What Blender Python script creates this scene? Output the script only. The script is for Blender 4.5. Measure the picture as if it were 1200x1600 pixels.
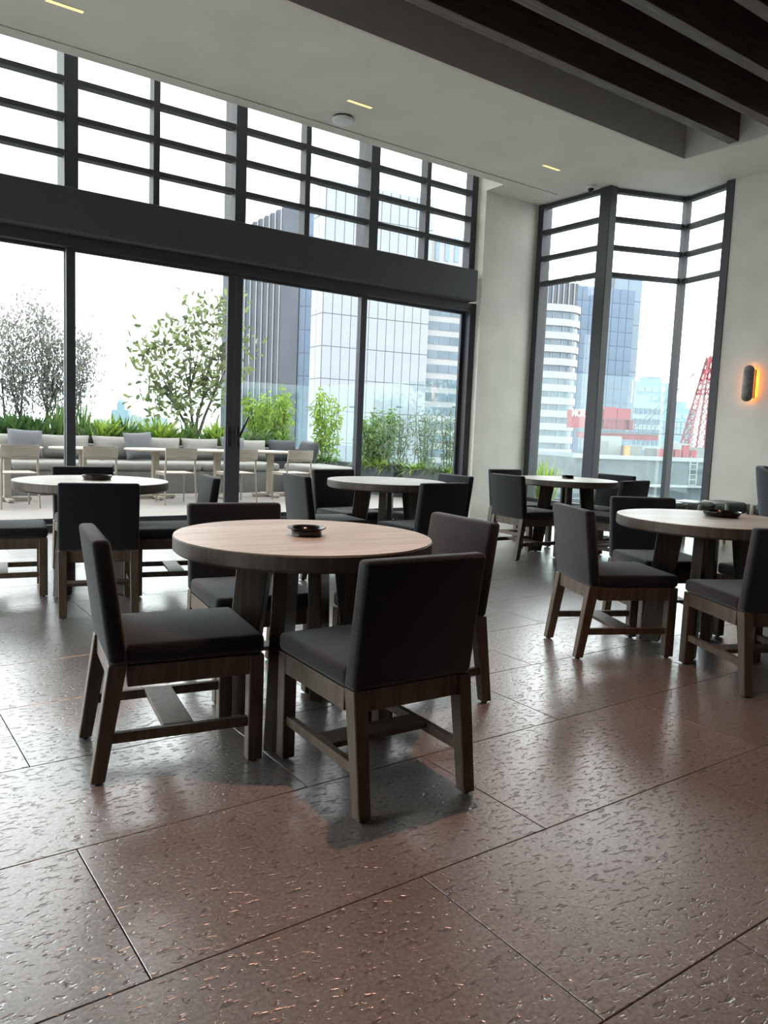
import bpy, bmesh, math, random
from mathutils import Vector, Matrix

# ------------------------------------------------------------------ reset
for o in list(bpy.data.objects):
    bpy.data.objects.remove(o, do_unlink=True)
scene = bpy.context.scene
COL = scene.collection
random.seed(7)

# ------------------------------------------------------------------ camera
F_PX, PITCH, ROLL, YAW, CAM_H = 1215.1, 0.105575, -0.04084, 0.62366, 1.172
cp, sp, cr, sr, cy, sy = math.cos(PITCH), math.sin(PITCH), math.cos(ROLL), math.sin(ROLL), math.cos(YAW), math.sin(YAW)
FWD = Vector((sy * cp, cy * cp, -sp))
R0 = Vector((cy, -sy, 0))
D0 = FWD.cross(R0)
RIGHT = R0 * cr + D0 * sr
DOWN = R0 * -sr + D0 * cr
cam_data = bpy.data.cameras.new('camera')
cam = bpy.data.objects.new('camera', cam_data)
COL.objects.link(cam)
cam_data.sensor_fit = 'HORIZONTAL'
cam_data.sensor_width = 36.0
cam_data.lens = 36.0 * F_PX / 1200.0
cam_data.clip_start, cam_data.clip_end = 0.05, 3000
UP, BACK = -DOWN, -FWD
cam.matrix_world = Matrix(((RIGHT.x, UP.x, BACK.x, 0), (RIGHT.y, UP.y, BACK.y, 0), (RIGHT.z, UP.z, BACK.z, CAM_H), (0, 0, 0, 1)))
scene.camera = cam

# ------------------------------------------------------------------ sky and exposure
world = bpy.data.worlds.new('overcast_sky')
scene.world = world
world.use_nodes = True
wn = world.node_tree
wn.nodes.clear()
wo = wn.nodes.new('ShaderNodeOutputWorld')
wb = wn.nodes.new('ShaderNodeBackground')
wb.inputs['Color'].default_value = (0.97, 0.985, 1.0, 1)
wb.inputs['Strength'].default_value = 1.0
wn.links.new(wb.outputs[0], wo.inputs[0])

vs = scene.view_settings
vs.view_transform = 'Standard'
vs.look = 'None'
vs.gamma = 1.0
vs.use_curve_mapping = False
vs.exposure = 2.62


# ------------------------------------------------------------------ picture helpers (a pixel is a direction; the distance is always given)
def ray(px, py):
    return RIGHT * ((px - 600) / F_PX) + DOWN * ((py - 800) / F_PX) + FWD


def on_floor(px, py, z=0.0):
    d = ray(px, py)
    return Vector((0, 0, CAM_H)) + d * ((z - CAM_H) / d.z)


def on_y(px, py, y):
    d = ray(px, py)
    return Vector((0, 0, CAM_H)) + d * (y / d.y)


def at_depth(px, py, depth):
    return Vector((0, 0, CAM_H)) + ray(px, py) * depth


# ------------------------------------------------------------------ materials
def new_mat(name):
    m = bpy.data.materials.new(name)
    m.use_nodes = True
    nt = m.node_tree
    b = nt.nodes['Principled BSDF']
    return m, nt, b


def rgba(c):
    return (c[0], c[1], c[2], 1)


def plain(name, c, rough=0.6, metal=0.0, var=0.12, scale=6.0, bump=0.0, bscale=60.0, sheen=0.0, spec=0.5, coord='Object', stretch=(1, 1, 1)):
    m, nt, b = new_mat(name)
    b.inputs['Roughness'].default_value = rough
    b.inputs['Metallic'].default_value = metal
    b.inputs['Specular IOR Level'].default_value = spec
    if sheen:
        b.inputs['Sheen Weight'].default_value = sheen
        b.inputs['Sheen Roughness'].default_value = 0.45
    tc = nt.nodes.new('ShaderNodeTexCoord')
    mp = nt.nodes.new('ShaderNodeMapping')
    mp.inputs['Scale'].default_value = stretch
    nt.links.new(tc.outputs[coord], mp.inputs[0])
    nz = nt.nodes.new('ShaderNodeTexNoise')
    nz.inputs['Scale'].default_value = scale
    nz.inputs['Detail'].default_value = 6
    nt.links.new(mp.outputs[0], nz.inputs['Vector'])
    rp = nt.nodes.new('ShaderNodeValToRGB')
    rp.color_ramp.elements[0].position = 0.3
    rp.color_ramp.elements[1].position = 0.7
    rp.color_ramp.elements[0].color = rgba([v * (1 - var) for v in c])
    rp.color_ramp.elements[1].color = rgba([min(1, v * (1 + var)) for v in c])
    nt.links.new(nz.outputs['Fac'], rp.inputs[0])
    nt.links.new(rp.outputs[0], b.inputs['Base Color'])
    if bump:
        n2 = nt.nodes.new('ShaderNodeTexNoise')
        n2.inputs['Scale'].default_value = bscale
        n2.inputs['Detail'].default_value = 4
        nt.links.new(mp.outputs[0], n2.inputs['Vector'])
        bp = nt.nodes.new('ShaderNodeBump')
        bp.inputs['Strength'].default_value = bump
        bp.inputs['Distance'].default_value = 0.01
        nt.links.new(n2.outputs['Fac'], bp.inputs['Height'])
        nt.links.new(bp.outputs[0], b.inputs['Normal'])
    return m


def wood(name, c1, c2, rough=0.5, axis='Y', scale=9.0, random_tint=False):
    m, nt, b = new_mat(name)
    b.inputs['Roughness'].default_value = rough
    tc = nt.nodes.new('ShaderNodeTexCoord')
    mp = nt.nodes.new('ShaderNodeMapping')
    s = {'X': (0.6, 8, 8), 'Y': (8, 0.6, 8), 'Z': (8, 8, 0.6)}[axis]
    mp.inputs['Scale'].default_value = s
    nt.links.new(tc.outputs['Object'], mp.inputs[0])
    nz = nt.nodes.new('ShaderNodeTexNoise')
    nz.inputs['Scale'].default_value = scale
    nz.inputs['Detail'].default_value = 8
    nz.inputs['Distortion'].default_value = 0.6
    nt.links.new(mp.outputs[0], nz.inputs['Vector'])
    rp = nt.nodes.new('ShaderNodeValToRGB')
    rp.color_ramp.elements[0].position = 0.32
    rp.color_ramp.elements[1].position = 0.68
    rp.color_ramp.elements[0].color = rgba(c1)
    rp.color_ramp.elements[1].color = rgba(c2)
    nt.links.new(nz.outputs['Fac'], rp.inputs[0])
    out = rp.outputs[0]
    if random_tint:
        oi = nt.nodes.new('ShaderNodeObjectInfo')
        hs = nt.nodes.new('ShaderNodeHueSaturation')
        mr = nt.nodes.new('ShaderNodeMapRange')
        mr.inputs['To Min'].default_value = 0.86
        mr.inputs['To Max'].default_value = 1.12
        nt.links.new(oi.outputs['Random'], mr.inputs['Value'])
        nt.links.new(mr.outputs[0], hs.inputs['Value'])
        nt.links.new(out, hs.inputs['Color'])
        out = hs.outputs[0]
    nt.links.new(out, b.inputs['Base Color'])
    bp = nt.nodes.new('ShaderNodeBump')
    bp.inputs['Strength'].default_value = 0.12
    bp.inputs['Distance'].default_value = 0.004
    nt.links.new(nz.outputs['Fac'], bp.inputs['Height'])
    nt.links.new(bp.outputs[0], b.inputs['Normal'])
    return m


def glass(name, tint=(0.96, 0.985, 0.98), gloss=0.06, rough=0.0):
    m = bpy.data.materials.new(name)
    m.use_nodes = True
    nt = m.node_tree
    nt.nodes.clear()
    out = nt.nodes.new('ShaderNodeOutputMaterial')
    tr = nt.nodes.new('ShaderNodeBsdfTransparent')
    tr.inputs['Color'].default_value = rgba(tint)
    gl = nt.nodes.new('ShaderNodeBsdfGlossy')
    gl.inputs['Roughness'].default_value = rough
    lw = nt.nodes.new('ShaderNodeLayerWeight')
    pw = nt.nodes.new('ShaderNodeMath')
    pw.operation = 'POWER'
    pw.inputs[1].default_value = 5.0
    nt.links.new(lw.outputs['Facing'], pw.inputs[0])
    mt = nt.nodes.new('ShaderNodeMath')
    mt.operation = 'MULTIPLY_ADD'
    mt.inputs[1].default_value = 0.6
    mt.inputs[2].default_value = gloss * 0.5
    nt.links.new(pw.outputs[0], mt.inputs[0])
    mx = nt.nodes.new('ShaderNodeMixShader')
    nt.links.new(mt.outputs[0], mx.inputs[0])
    nt.links.new(tr.outputs[0], mx.inputs[1])
    nt.links.new(gl.outputs[0], mx.inputs[2])
    nt.links.new(mx.outputs[0], out.inputs[0])
    return m


def glow(name, c, strength):
    m, nt, b = new_mat(name)
    b.inputs['Base Color'].default_value = rgba(c)
    b.inputs['Emission Color'].default_value = rgba(c)
    b.inputs['Emission Strength'].default_value = strength
    return m


def stone_floor(name):
    m, nt, b = new_mat(name)
    tc = nt.nodes.new('ShaderNodeTexCoord')
    geo = nt.nodes.new('ShaderNodeNewGeometry')
    pos = geo.outputs['Position']

    def noise(scale, detail=5, rough=0.55, vec=pos, dist=0.0):
        n = nt.nodes.new('ShaderNodeTexNoise')
        n.inputs['Scale'].default_value = scale
        n.inputs['Detail'].default_value = detail
        n.inputs['Roughness'].default_value = rough
        n.inputs['Distortion'].default_value = dist
        nt.links.new(vec, n.inputs['Vector'])
        return n.outputs['Fac']

    def ramp(src, stops):
        r = nt.nodes.new('ShaderNodeValToRGB')
        while len(r.color_ramp.elements) < len(stops):
            r.color_ramp.elements.new(0.5)
        for e, (p, c) in zip(r.color_ramp.elements, stops):
            e.position = p
            e.color = rgba(c) if hasattr(c, '__len__') else (c, c, c, 1)
        nt.links.new(src, r.inputs[0])
        return r.outputs[0]

    base = ramp(noise(2.2, 4), [(0.3, (0.228, 0.193, 0.176)), (0.55, (0.265, 0.231, 0.213)), (0.75, (0.255, 0.240, 0.231))])
    speck = ramp(noise(85, 4, 0.7), [(0.34, 0.58), (0.50, 1.0), (0.68, 1.5)])
    mul = nt.nodes.new('ShaderNodeMix')
    mul.data_type = 'RGBA'
    mul.blend_type = 'MULTIPLY'
    mul.inputs['Factor'].default_value = 1.0
    nt.links.new(base, mul.inputs['A'])
    nt.links.new(speck, mul.inputs['B'])
    oi = nt.nodes.new('ShaderNodeObjectInfo')
    mr = nt.nodes.new('ShaderNodeMapRange')
    mr.inputs['To Min'].default_value = 0.9
    mr.inputs['To Max'].default_value = 1.1
    nt.links.new(oi.outputs['Random'], mr.inputs['Value'])
    hs = nt.nodes.new('ShaderNodeHueSaturation')
    nt.links.new(mr.outputs[0], hs.inputs['Value'])
    nt.links.new(mul.outputs['Result'], hs.inputs['Color'])
    # sparse elongated pits
    mp = nt.nodes.new('ShaderNodeMapping')
    mp.inputs['Rotation'].default_value = (0, 0, 0.55)
    mp.inputs['Scale'].default_value = (0.55, 1.25, 1)
    nt.links.new(pos, mp.inputs[0])
    pit = ramp(noise(54, 2.0, 0.5, mp.outputs[0], 0.5), [(0.31, 0.0), (0.43, 1.0)])
    dark = nt.nodes.new('ShaderNodeMix')
    dark.data_type = 'RGBA'
    dark.blend_type = 'MULTIPLY'
    dark.inputs['Factor'].default_value = 0.6
    nt.links.new(hs.outputs[0], dark.inputs['A'])
    nt.links.new(pit, dark.inputs['B'])
    nt.links.new(dark.outputs['Result'], b.inputs['Base Color'])
    b.inputs['Specular IOR Level'].default_value = 0.9
    b.inputs['IOR'].default_value = 1.65
    rr = nt.nodes.new('ShaderNodeMapRange')
    rr.inputs['To Min'].default_value = 0.26
    rr.inputs['To Max'].default_value = 0.38
    nt.links.new(noise(9, 4), rr.inputs['Value'])
    nt.links.new(rr.outputs[0], b.inputs['Roughness'])
    b.inputs['Coat Weight'].default_value = 1.0
    b.inputs['Coat Roughness'].default_value = 0.27
    b.inputs['Coat IOR'].default_value = 2.0
    b1 = nt.nodes.new('ShaderNodeBump')
    b1.inputs['Strength'].default_value = 0.42
    b1.inputs['Distance'].default_value = 0.003
    nt.links.new(pit, b1.inputs['Height'])
    b2 = nt.nodes.new('ShaderNodeBump')
    b2.inputs['Strength'].default_value = 0.07
    b2.inputs['Distance'].default_value = 0.004
    nt.links.new(noise(120, 3), b2.inputs['Height'])
    nt.links.new(b1.outputs[0], b2.inputs['Normal'])
    nt.links.new(b2.outputs[0], b.inputs['Normal'])
    nt.links.new(b2.outputs[0], b.inputs['Coat Normal'])
    return m


M = dict(
    stone=stone_floor('pitted_stone'),
    grout=plain('grout', (0.05, 0.035, 0.03), 0.8),
    plaster=plain('wall_plaster', (0.66, 0.64, 0.575), 0.85, var=0.06, scale=2.5, bump=0.15, bscale=14, coord='Object'),
    ceiling=plain('ceiling_plaster', (0.68, 0.665, 0.60), 0.9, var=0.05, scale=1.8, bump=0.1, bscale=10),
    dark_wall=wood('dark_unseen_wall', (0.03, 0.024, 0.02), (0.055, 0.043, 0.034), 0.6, 'Z', 3),  # dark finish invented for the unseen walls, holds down fill light
    slot=plain('slot_black', (0.02, 0.02, 0.022), 0.8),
    fascia=plain('fascia_paint', (0.62, 0.60, 0.55), 0.85, var=0.05),
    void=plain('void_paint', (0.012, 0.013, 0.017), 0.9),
    beam=wood('stained_beam', (0.06, 0.045, 0.038), (0.13, 0.10, 0.085), 0.5, 'X', 4),
    frame=plain('dark_aluminium', (0.045, 0.047, 0.054), 0.5, var=0.05, spec=0.4),
    frame_soft=plain('dark_steel_paint', (0.06, 0.062, 0.068), 0.6, var=0.05, spec=0.35),
    black=plain('black_plastic', (0.008, 0.008, 0.010), 0.4),
    glass=glass('clear_glass'),
    rail_glass=glass('tinted_rail_glass', (0.895, 0.962, 0.957)),
    fabric=plain('charcoal_wool', (0.0125, 0.0135, 0.0175), 0.95, var=0.4, scale=220, bump=0.4, bscale=420, sheen=0.5, spec=0.15),
    chair_wood=wood('smoked_oak_chair', (0.066, 0.045, 0.030), (0.140, 0.100, 0.069), 0.5, 'Z', 7),
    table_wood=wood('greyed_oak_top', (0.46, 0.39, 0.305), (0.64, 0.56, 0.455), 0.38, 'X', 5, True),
    table_rim_shaded=wood('shaded_oak_rim', (0.062, 0.047, 0.035), (0.125, 0.097, 0.073), 0.5, 'Z', 5),  # oak of the top darkened: shade on the rim put into the colour
    table_leg=wood('smoked_oak_leg', (0.036, 0.026, 0.019), (0.078, 0.057, 0.040), 0.5, 'Z', 6),
    bowl=plain('black_ceramic', (0.010, 0.008, 0.008), 0.18, var=0.2),
    tray=plain('dark_brown_ceramic', (0.028, 0.017, 0.015), 0.3, var=0.2),
    white_plastic=plain('white_plastic', (0.72, 0.76, 0.76), 0.4, var=0.02),
    lamp_warm=glow('warm_lamp', (1.0, 0.60, 0.24), 0.24),
    sconce_glow=glow('sconce_led', (1.0, 0.26, 0.03), 8.5),
    sconce=plain('grey_marble', (0.16, 0.15, 0.145), 0.5, var=0.5, scale=14, bump=0.2, bscale=20),
    green_leather=plain('green_leather', (0.055, 0.080, 0.075), 0.35, var=0.15, scale=10),
    grey_wool=plain('grey_wool', (0.030, 0.032, 0.037), 0.95, var=0.3, scale=200, sheen=0.2),
    pale_wood=wood('pale_wood_post', (0.30, 0.25, 0.19), (0.42, 0.36, 0.28), 0.5, 'Z', 6),
    deck=plain('bleached_deck', (0.225, 0.20, 0.183), 0.75, var=0.15, scale=5, stretch=(0.3, 9, 1)),
    sill=plain('pale_stone_sill', (0.30, 0.31, 0.31), 0.6),
    teak=wood('bleached_teak', (0.29, 0.248, 0.20), (0.38, 0.335, 0.28), 0.6, 'X', 5),
    taupe=plain('taupe_paint', (0.28, 0.24, 0.195), 0.5, var=0.04),
    bench_render=plain('grey_render', (0.135, 0.132, 0.126), 0.8),
    cushion=plain('oatmeal_cloth', (0.195, 0.186, 0.170), 0.95, var=0.07, scale=8, bump=0.15, bscale=120),
    cushion_grey=plain('pale_grey_cloth', (0.098, 0.100, 0.108), 0.95, var=0.07, scale=8, bump=0.15, bscale=120),
    cushion_dark=plain('dark_grey_cloth', (0.040, 0.041, 0.045), 0.95, var=0.1, scale=8),
    planter=plain('blue_grey_planter', (0.085, 0.10, 0.112), 0.7, var=0.05),
    soil=plain('soil', (0.05, 0.035, 0.025), 0.9),
    bark=plain('grey_bark', (0.10, 0.085, 0.07), 0.85, var=0.25, scale=30),
    bark_dark=plain('dark_bark', (0.055, 0.048, 0.046), 0.85, var=0.25, scale=30),
    rail_metal=plain('brushed_steel', (0.12, 0.14, 0.14), 0.5, metal=0.2),
)


def leaf_mat(name, c, c2):
    m, nt, b = new_mat(name)
    geo = nt.nodes.new('ShaderNodeNewGeometry')
    rp = nt.nodes.new('ShaderNodeValToRGB')
    rp.color_ramp.elements[0].color = rgba(c)
    rp.color_ramp.elements[1].color = rgba(c2)
    nt.links.new(geo.outputs['Random Per Island'], rp.inputs[0])
    nt.links.new(rp.outputs[0], b.inputs['Base Color'])
    b.inputs['Roughness'].default_value = 0.5
    tl = nt.nodes.new('ShaderNodeBsdfTranslucent')
    nt.links.new(rp.outputs[0], tl.inputs['Color'])
    mx = nt.nodes.new('ShaderNodeMixShader')
    mx.inputs[0].default_value = 0.4
    nt.links.new(b.outputs[0], mx.inputs[1])
    nt.links.new(tl.outputs[0], mx.inputs[2])
    nt.links.new(mx.outputs[0], nt.nodes['Material Output'].inputs[0])
    return m


M['leaf_magnolia'] = leaf_mat('magnolia_leaf', (0.06, 0.085, 0.046), (0.23, 0.28, 0.11))
M['leaf_olive'] = leaf_mat('olive_leaf', (0.13, 0.125, 0.12), (0.27, 0.28, 0.24))
M['leaf_bright'] = leaf_mat('bright_leaf', (0.1, 0.2, 0.025), (0.32, 0.43, 0.07))
M['leaf_mid'] = leaf_mat('mid_leaf', (0.05, 0.115, 0.03), (0.2, 0.31, 0.085))
M['leaf_dark'] = leaf_mat('dark_leaf', (0.022, 0.06, 0.02), (0.1, 0.18, 0.055))
M['leaf_pale'] = leaf_mat('pale_leaf', (0.09, 0.12, 0.085), (0.21, 0.26, 0.18))


# ------------------------------------------------------------------ mesh helpers
def tag(o, label=None, category=None, group=None, kind=None):
    if label:
        o['label'] = label
    if category:
        o['category'] = category
    if group:
        o['group'] = group
    if kind:
        o['kind'] = kind
    return o


def empty(name, loc=(0, 0, 0), rz=0.0):
    o = bpy.data.objects.new(name, None)
    o.empty_display_size = 0.1
    COL.objects.link(o)
    o.location = loc
    o.rotation_euler = (0, 0, rz)
    return o


def link(name, me, parent=None, loc=(0, 0, 0), rot=(0, 0, 0)):
    o = bpy.data.objects.new(name, me)
    COL.objects.link(o)
    if parent is not None:
        o.parent = parent
    o.location = loc
    o.rotation_euler = rot
    return o


def copy_tree(o, parent=None):
    c = o.copy()
    COL.objects.link(c)
    c.parent = parent
    for ch in o.children:
        copy_tree(ch, c)
    return c


class MB:
    """collects shapes; build() links them as one mesh"""

    def __init__(self):
        self.bm = bmesh.new()
        self.smooth = False

    def box(self, lo, hi, bevel=0.0, seg=2, rz=0.0, pivot=None):
        tb = bmesh.new()
        bmesh.ops.create_cube(tb, size=1.0)
        lo, hi = Vector(lo), Vector(hi)
        for v in tb.verts:
            v.co = Vector([lo[i] + (v.co[i] + 0.5) * (hi[i] - lo[i]) for i in range(3)])
        if bevel:
            bmesh.ops.bevel(tb, geom=list(tb.edges), offset=bevel, segments=seg, profile=0.5, affect='EDGES')
        if rz:
            pv = Vector(pivot) if pivot else (lo + hi) / 2
            bmesh.ops.rotate(tb, cent=pv, matrix=Matrix.Rotation(rz, 3, 'Z'), verts=tb.verts)
        self._merge(tb)
        return self

    def hexa(self, pts, bevel=0.0, seg=2):
        """8 corner points: bottom ring of four, then top ring of four"""
        tb = bmesh.new()
        v = [tb.verts.new(p) for p in pts]
        for f in ((3, 2, 1, 0), (4, 5, 6, 7), (0, 1, 5, 4), (1, 2, 6, 5), (2, 3, 7, 6), (3, 0, 4, 7)):
            tb.faces.new([v[i] for i in f])
        bmesh.ops.recalc_face_normals(tb, faces=tb.faces)
        if bevel:
            bmesh.ops.bevel(tb, geom=list(tb.edges), offset=bevel, segments=seg, profile=0.5, affect='EDGES')
        self._merge(tb)
        return self

    def prism(self, poly, z0, z1):
        tb = bmesh.new()
        lo = [tb.verts.new((p[0], p[1], z0)) for p in poly]
        hi = [tb.verts.new((p[0], p[1], z1)) for p in poly]
        n = len(poly)
        tb.faces.new(hi)
        tb.faces.new(lo[::-1])
        for i in range(n):
            tb.faces.new((lo[i], lo[(i + 1) % n], hi[(i + 1) % n], hi[i]))
        bmesh.ops.recalc_face_normals(tb, faces=tb.faces)
        self._merge(tb)
        return self

    def bar(self, a, b, w, h, up=(0, 0, 1)):
        """square bar from a to b; w across, h along up"""
        a, b = Vector(a), Vector(b)
        d = (b - a).normalized()
        upv = Vector(up)
        if abs(d.dot(upv)) > 0.95:
            upv = Vector((0, 1, 0))
        s = d.cross(upv).normalized()
        u = s.cross(d).normalized()
        pts = []
        for c in (a, b):
            pts += [c + s * (w / 2) * i + u * (h / 2) * j for i, j in ((-1, -1), (1, -1), (1, 1), (-1, 1))]
        self.hexa(pts)
        return self

    def tube(self, pts, radii, n=6):
        tb = self.bm
        rings = []
        pts = [Vector(p) for p in pts]
        for i, p in enumerate(pts):
            d = (pts[min(i + 1, len(pts) - 1)] - pts[max(i - 1, 0)]).normalized()
            ref = Vector((0, 0, 1)) if abs(d.z) < 0.9 else Vector((1, 0, 0))
            s = d.cross(ref).normalized()
            u = s.cross(d)
            r = radii[i] if hasattr(radii, '__len__') else radii
            rings.append([tb.verts.new(p + (s * math.cos(2 * math.pi * k / n) + u * math.sin(2 * math.pi * k / n)) * r) for k in range(n)])
        for a, b in zip(rings, rings[1:]):
            for k in range(n):
                tb.faces.new((a[k], a[(k + 1) % n], b[(k + 1) % n], b[k]))
        tb.faces.new(rings[0][::-1])
        tb.faces.new(rings[-1])
        return self

    def lathe(self, prof, n=40, c=(0, 0, 0), sx=1.0, sy=1.0):
        """prof: list of (r, z); closed at the ends when r = 0"""
        tb = self.bm
        rings = []
        for r, z in prof:
            if r < 1e-6:
                rings.append([tb.verts.new((c[0], c[1], c[2] + z))])
            else:
                rings.append([tb.verts.new((c[0] + r * sx * math.cos(2 * math.pi * k / n), c[1] + r * sy * math.sin(2 * math.pi * k / n), c[2] + z)) for k in range(n)])
        for a, b in zip(rings, rings[1:]):
            for k in range(n):
                k2 = (k + 1) % n
                if len(a) == 1 and len(b) > 1:
                    tb.faces.new((a[0], b[k2], b[k]))
                elif len(b) == 1 and len(a) > 1:
                    tb.faces.new((a[k], a[k2], b[0]))
                elif len(a) > 1:
                    tb.faces.new((a[k], a[k2], b[k2], b[k]))
        return self

    def pillow(self, size, bulge=0.5, n=10):
        """soft cushion centred at the origin: size x (wide), y (thick), z (tall)"""
        tb = self.bm
        w, t, h = size
        g = {}
        for s in (-1, 1):
            for i in range(n + 1):
                for j in range(n + 1):
                    a, b = i / n * 2 - 1, j / n * 2 - 1
                    edge = (i in (0, n)) or (j in (0, n))
                    prof = ((1 - abs(a) ** 2.6) * (1 - abs(b) ** 2.6)) ** bulge
                    pin = 1 - 0.06 * (1 - abs(b) ** 2) * abs(a) ** 3
                    pin2 = 1 - 0.06 * (1 - abs(a) ** 2) * abs(b) ** 3
                    co = (a * w / 2 * pin, s * t / 2 * prof, b * h / 2 * pin2)
                    if edge and s == 1:
                        g[(s, i, j)] = g[(-1, i, j)]
                    else:
                        g[(s, i, j)] = tb.verts.new(co)
        for s in (-1, 1):
            for i in range(n):
                for j in range(n):
                    q = [g[(s, i, j)], g[(s, i + 1, j)], g[(s, i + 1, j + 1)], g[(s, i, j + 1)]]
                    tb.faces.new(q if s == -1 else q[::-1])
        self.smooth = True
        return self

    def _merge(self, tb):
        me = bpy.data.meshes.new('tmp')
        tb.to_mesh(me)
        tb.free()
        self.bm.from_mesh(me)
        bpy.data.meshes.remove(me)

    def mesh(self, name, mat, origin=None, smooth=None, angle=35):
        if origin is not None:
            bmesh.ops.translate(self.bm, vec=-Vector(origin), verts=self.bm.verts)
        me = bpy.data.meshes.new(name)
        self.bm.to_mesh(me)
        self.bm.free()
        me.materials.append(mat)
        if smooth or (smooth is None and self.smooth):
            me.polygons.foreach_set('use_smooth', [True] * len(me.polygons))
            try:
                me.set_sharp_from_angle(angle=math.radians(angle))
            except Exception:
                pass
        return me

    def build(self, name, mat, parent=None, smooth=None, local=False):
        """coordinates are world ones unless local; parents made here carry no scale and (for world use) no rotation"""
        org = None
        if parent is not None and not local:
            p, org = parent, Vector((0, 0, 0))
            while p is not None:
                org = org + p.location
                p = p.parent
        return link(name, self.mesh(name, mat, org, smooth), parent)


def structure(name, mb, mat, label, category, parent=None):
    o = mb.build(name, mat, parent)
    if parent is None:
        tag(o, label, category, kind='structure')
    return o


# ================================================================== THE ROOM
XL, XR, YB, YW = -4.0, 9.32, -4.0, 8.36      # left wall, right wall, back wall, window plane
ZC = 4.454
BAY = [(8.43, 8.19), (8.43, 6.99), (9.55, 6.55), (9.36, 5.80)]   # bay window corners in plan

# --- floor: grout bed with stone tiles
bed = MB().box((XL, YB, -0.10), (XR, YW + 0.02, -0.008))
bed.prism([(9.32, 5.8), (9.36, 5.80), (9.55, 6.55), (9.32, 6.66)], -0.10, -0.008)
floor = structure('floor', bed, M['grout'], 'floor of large pitted brown stone tiles in running bond', 'floor')
TW, TD, GAP = 1.2, 0.6, 0.0035
tile_cache = {}


def tile_mesh(w, d):
    k = (round(w, 3), round(d, 3))
    if k not in tile_cache:
        mb = MB().box((GAP / 2, GAP / 2, -0.008), (w - GAP / 2, d - GAP / 2, 0.0), bevel=0.0012, seg=1)
        tile_cache[k] = mb.mesh('tile', M['stone'])
    return tile_cache[k]


row = 0
y = 0.90 - TD * 9
while y < YW:
    y0, y1 = max(y, YB), min(y + TD, YW)
    if y1 - y0 > 0.02:
        off = 0.525 if round((y - 1.5) / TD) % 2 == 0 else 0.05
        x = off - TW * 4
        while x < XR:
            x0, x1 = max(x, XL), min(x + TW, XR)
            if x1 - x0 > 0.02:
                link('tile', tile_mesh(x1 - x0, y1 - y0), floor, (x0, y0, 0))
            x += TW
    y += TD
bay_tile = MB().prism([(9.323, 5.8), (9.36, 5.80), (9.55, 6.55), (9.323, 6.65)], -0.008, 0.0)
bay_tile.build('tile', M['stone'], floor)

# --- walls
w = MB().box((XR, YB, 0), (XR + 0.3, 5.80, ZC + 0.8))
structure('wall_right', w, M['plaster'], 'pale plaster wall that carries the glowing sconce', 'wall')
w = MB().box((7.39, 8.19, 0), (8.43, 8.48, 5.3))
structure('wall_pillar', w, M['plaster'], 'pale plaster pier between sliding doors and bay window', 'wall')
w = MB().box((XL - 0.3, YB, 0), (XL, 2.4, 5.3)).box((XL - 0.3, 2.4, ZC), (XL, YW + 0.3, 5.3))
structure('wall_left', w, M['dark_wall'], 'unseen side wall kept dark against fill light, beside the glazed side', 'wall')
w = MB().box((XL - 0.3, YB - 0.3, 0), (XR + 0.3, YB, 5.3))
structure('wall_back', w, M['dark_wall'], 'unseen wall opposite the window wall, kept dark against fill light', 'wall')

# --- ceiling: slab with a coffer, an open pocket above the window wall and a thin slot
CX0, CX1, CY0, CY1 = XL, 8.25, -0.6, 5.75
SLOT = 7.67
c = MB()
c.box((XL, CY1, ZC), (8.25, SLOT - 0.012, ZC + 0.12))
c.prism([(8.25, YB), (XR, YB), (XR, 5.8), (9.46, 5.8), (9.62, 6.6), (8.50, 7.06), (8.50, SLOT - 0.012), (8.25, SLOT - 0.012)], ZC, ZC + 0.12)
c.box((XL, YB, ZC), (8.25, CY0, ZC + 0.12))
c.box((8.22, SLOT - 0.012, ZC), (8.50, SLOT + 0.012, ZC + 0.12))
c.box((XL, SLOT + 0.012, ZC), (7.39, 7.85, ZC + 0.12))
c.box((7.39, SLOT + 0.012, ZC), (8.50, 8.19, ZC + 0.12))
c.box((7.39, 7.79, ZC + 0.12), (7.45, 8.19, 5.2))
c.box((XL - 0.2, 7.4, 5.20), (7.39, 8.9, 5.30))                      # top of the window pocket
c.box((XL, 7.79, ZC + 0.12), (7.39, 7.85, 5.2))                      # inner face of the pocket
ceiling = structure('ceiling', c, M['ceiling'], 'pale plaster ceiling with a dark coffer and a thin slot', 'ceiling')
MB().box((XL, SLOT - 0.05, ZC + 0.06), (8.22, SLOT + 0.05, ZC + 0.11)).build('slot_lining', M['slot'], ceiling)
fz = 4.86
f = MB()
f.box((CX0, CY1 - 0.006, ZC - 0.001), (CX1 + 0.03, CY1 + 0.03, fz))
f.build('coffer_fascia', M['fascia'], ceiling)
f = MB().box((CX1 - 0.006, CY0, ZC - 0.001), (CX1 + 0.03, CY1 - 0.006, fz))
f.build('coffer_fascia', M['fascia'], ceiling)
f = MB().box((CX0, CY0 - 0.03, ZC - 0.001), (CX1 - 0.006, CY0 + 0.006, fz))
f.build('coffer_fascia', M['fascia'], ceiling)
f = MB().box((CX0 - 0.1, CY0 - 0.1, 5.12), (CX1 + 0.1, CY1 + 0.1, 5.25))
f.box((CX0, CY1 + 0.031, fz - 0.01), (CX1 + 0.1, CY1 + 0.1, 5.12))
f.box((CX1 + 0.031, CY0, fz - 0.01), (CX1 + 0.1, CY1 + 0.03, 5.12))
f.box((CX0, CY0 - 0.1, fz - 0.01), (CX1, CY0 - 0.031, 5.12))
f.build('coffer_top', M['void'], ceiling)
beam_mesh = MB().box((CX0, 0, 0), (CX1, 0.12, 0.42), bevel=0.004, seg=1).mesh('beam', M['beam'])
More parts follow.
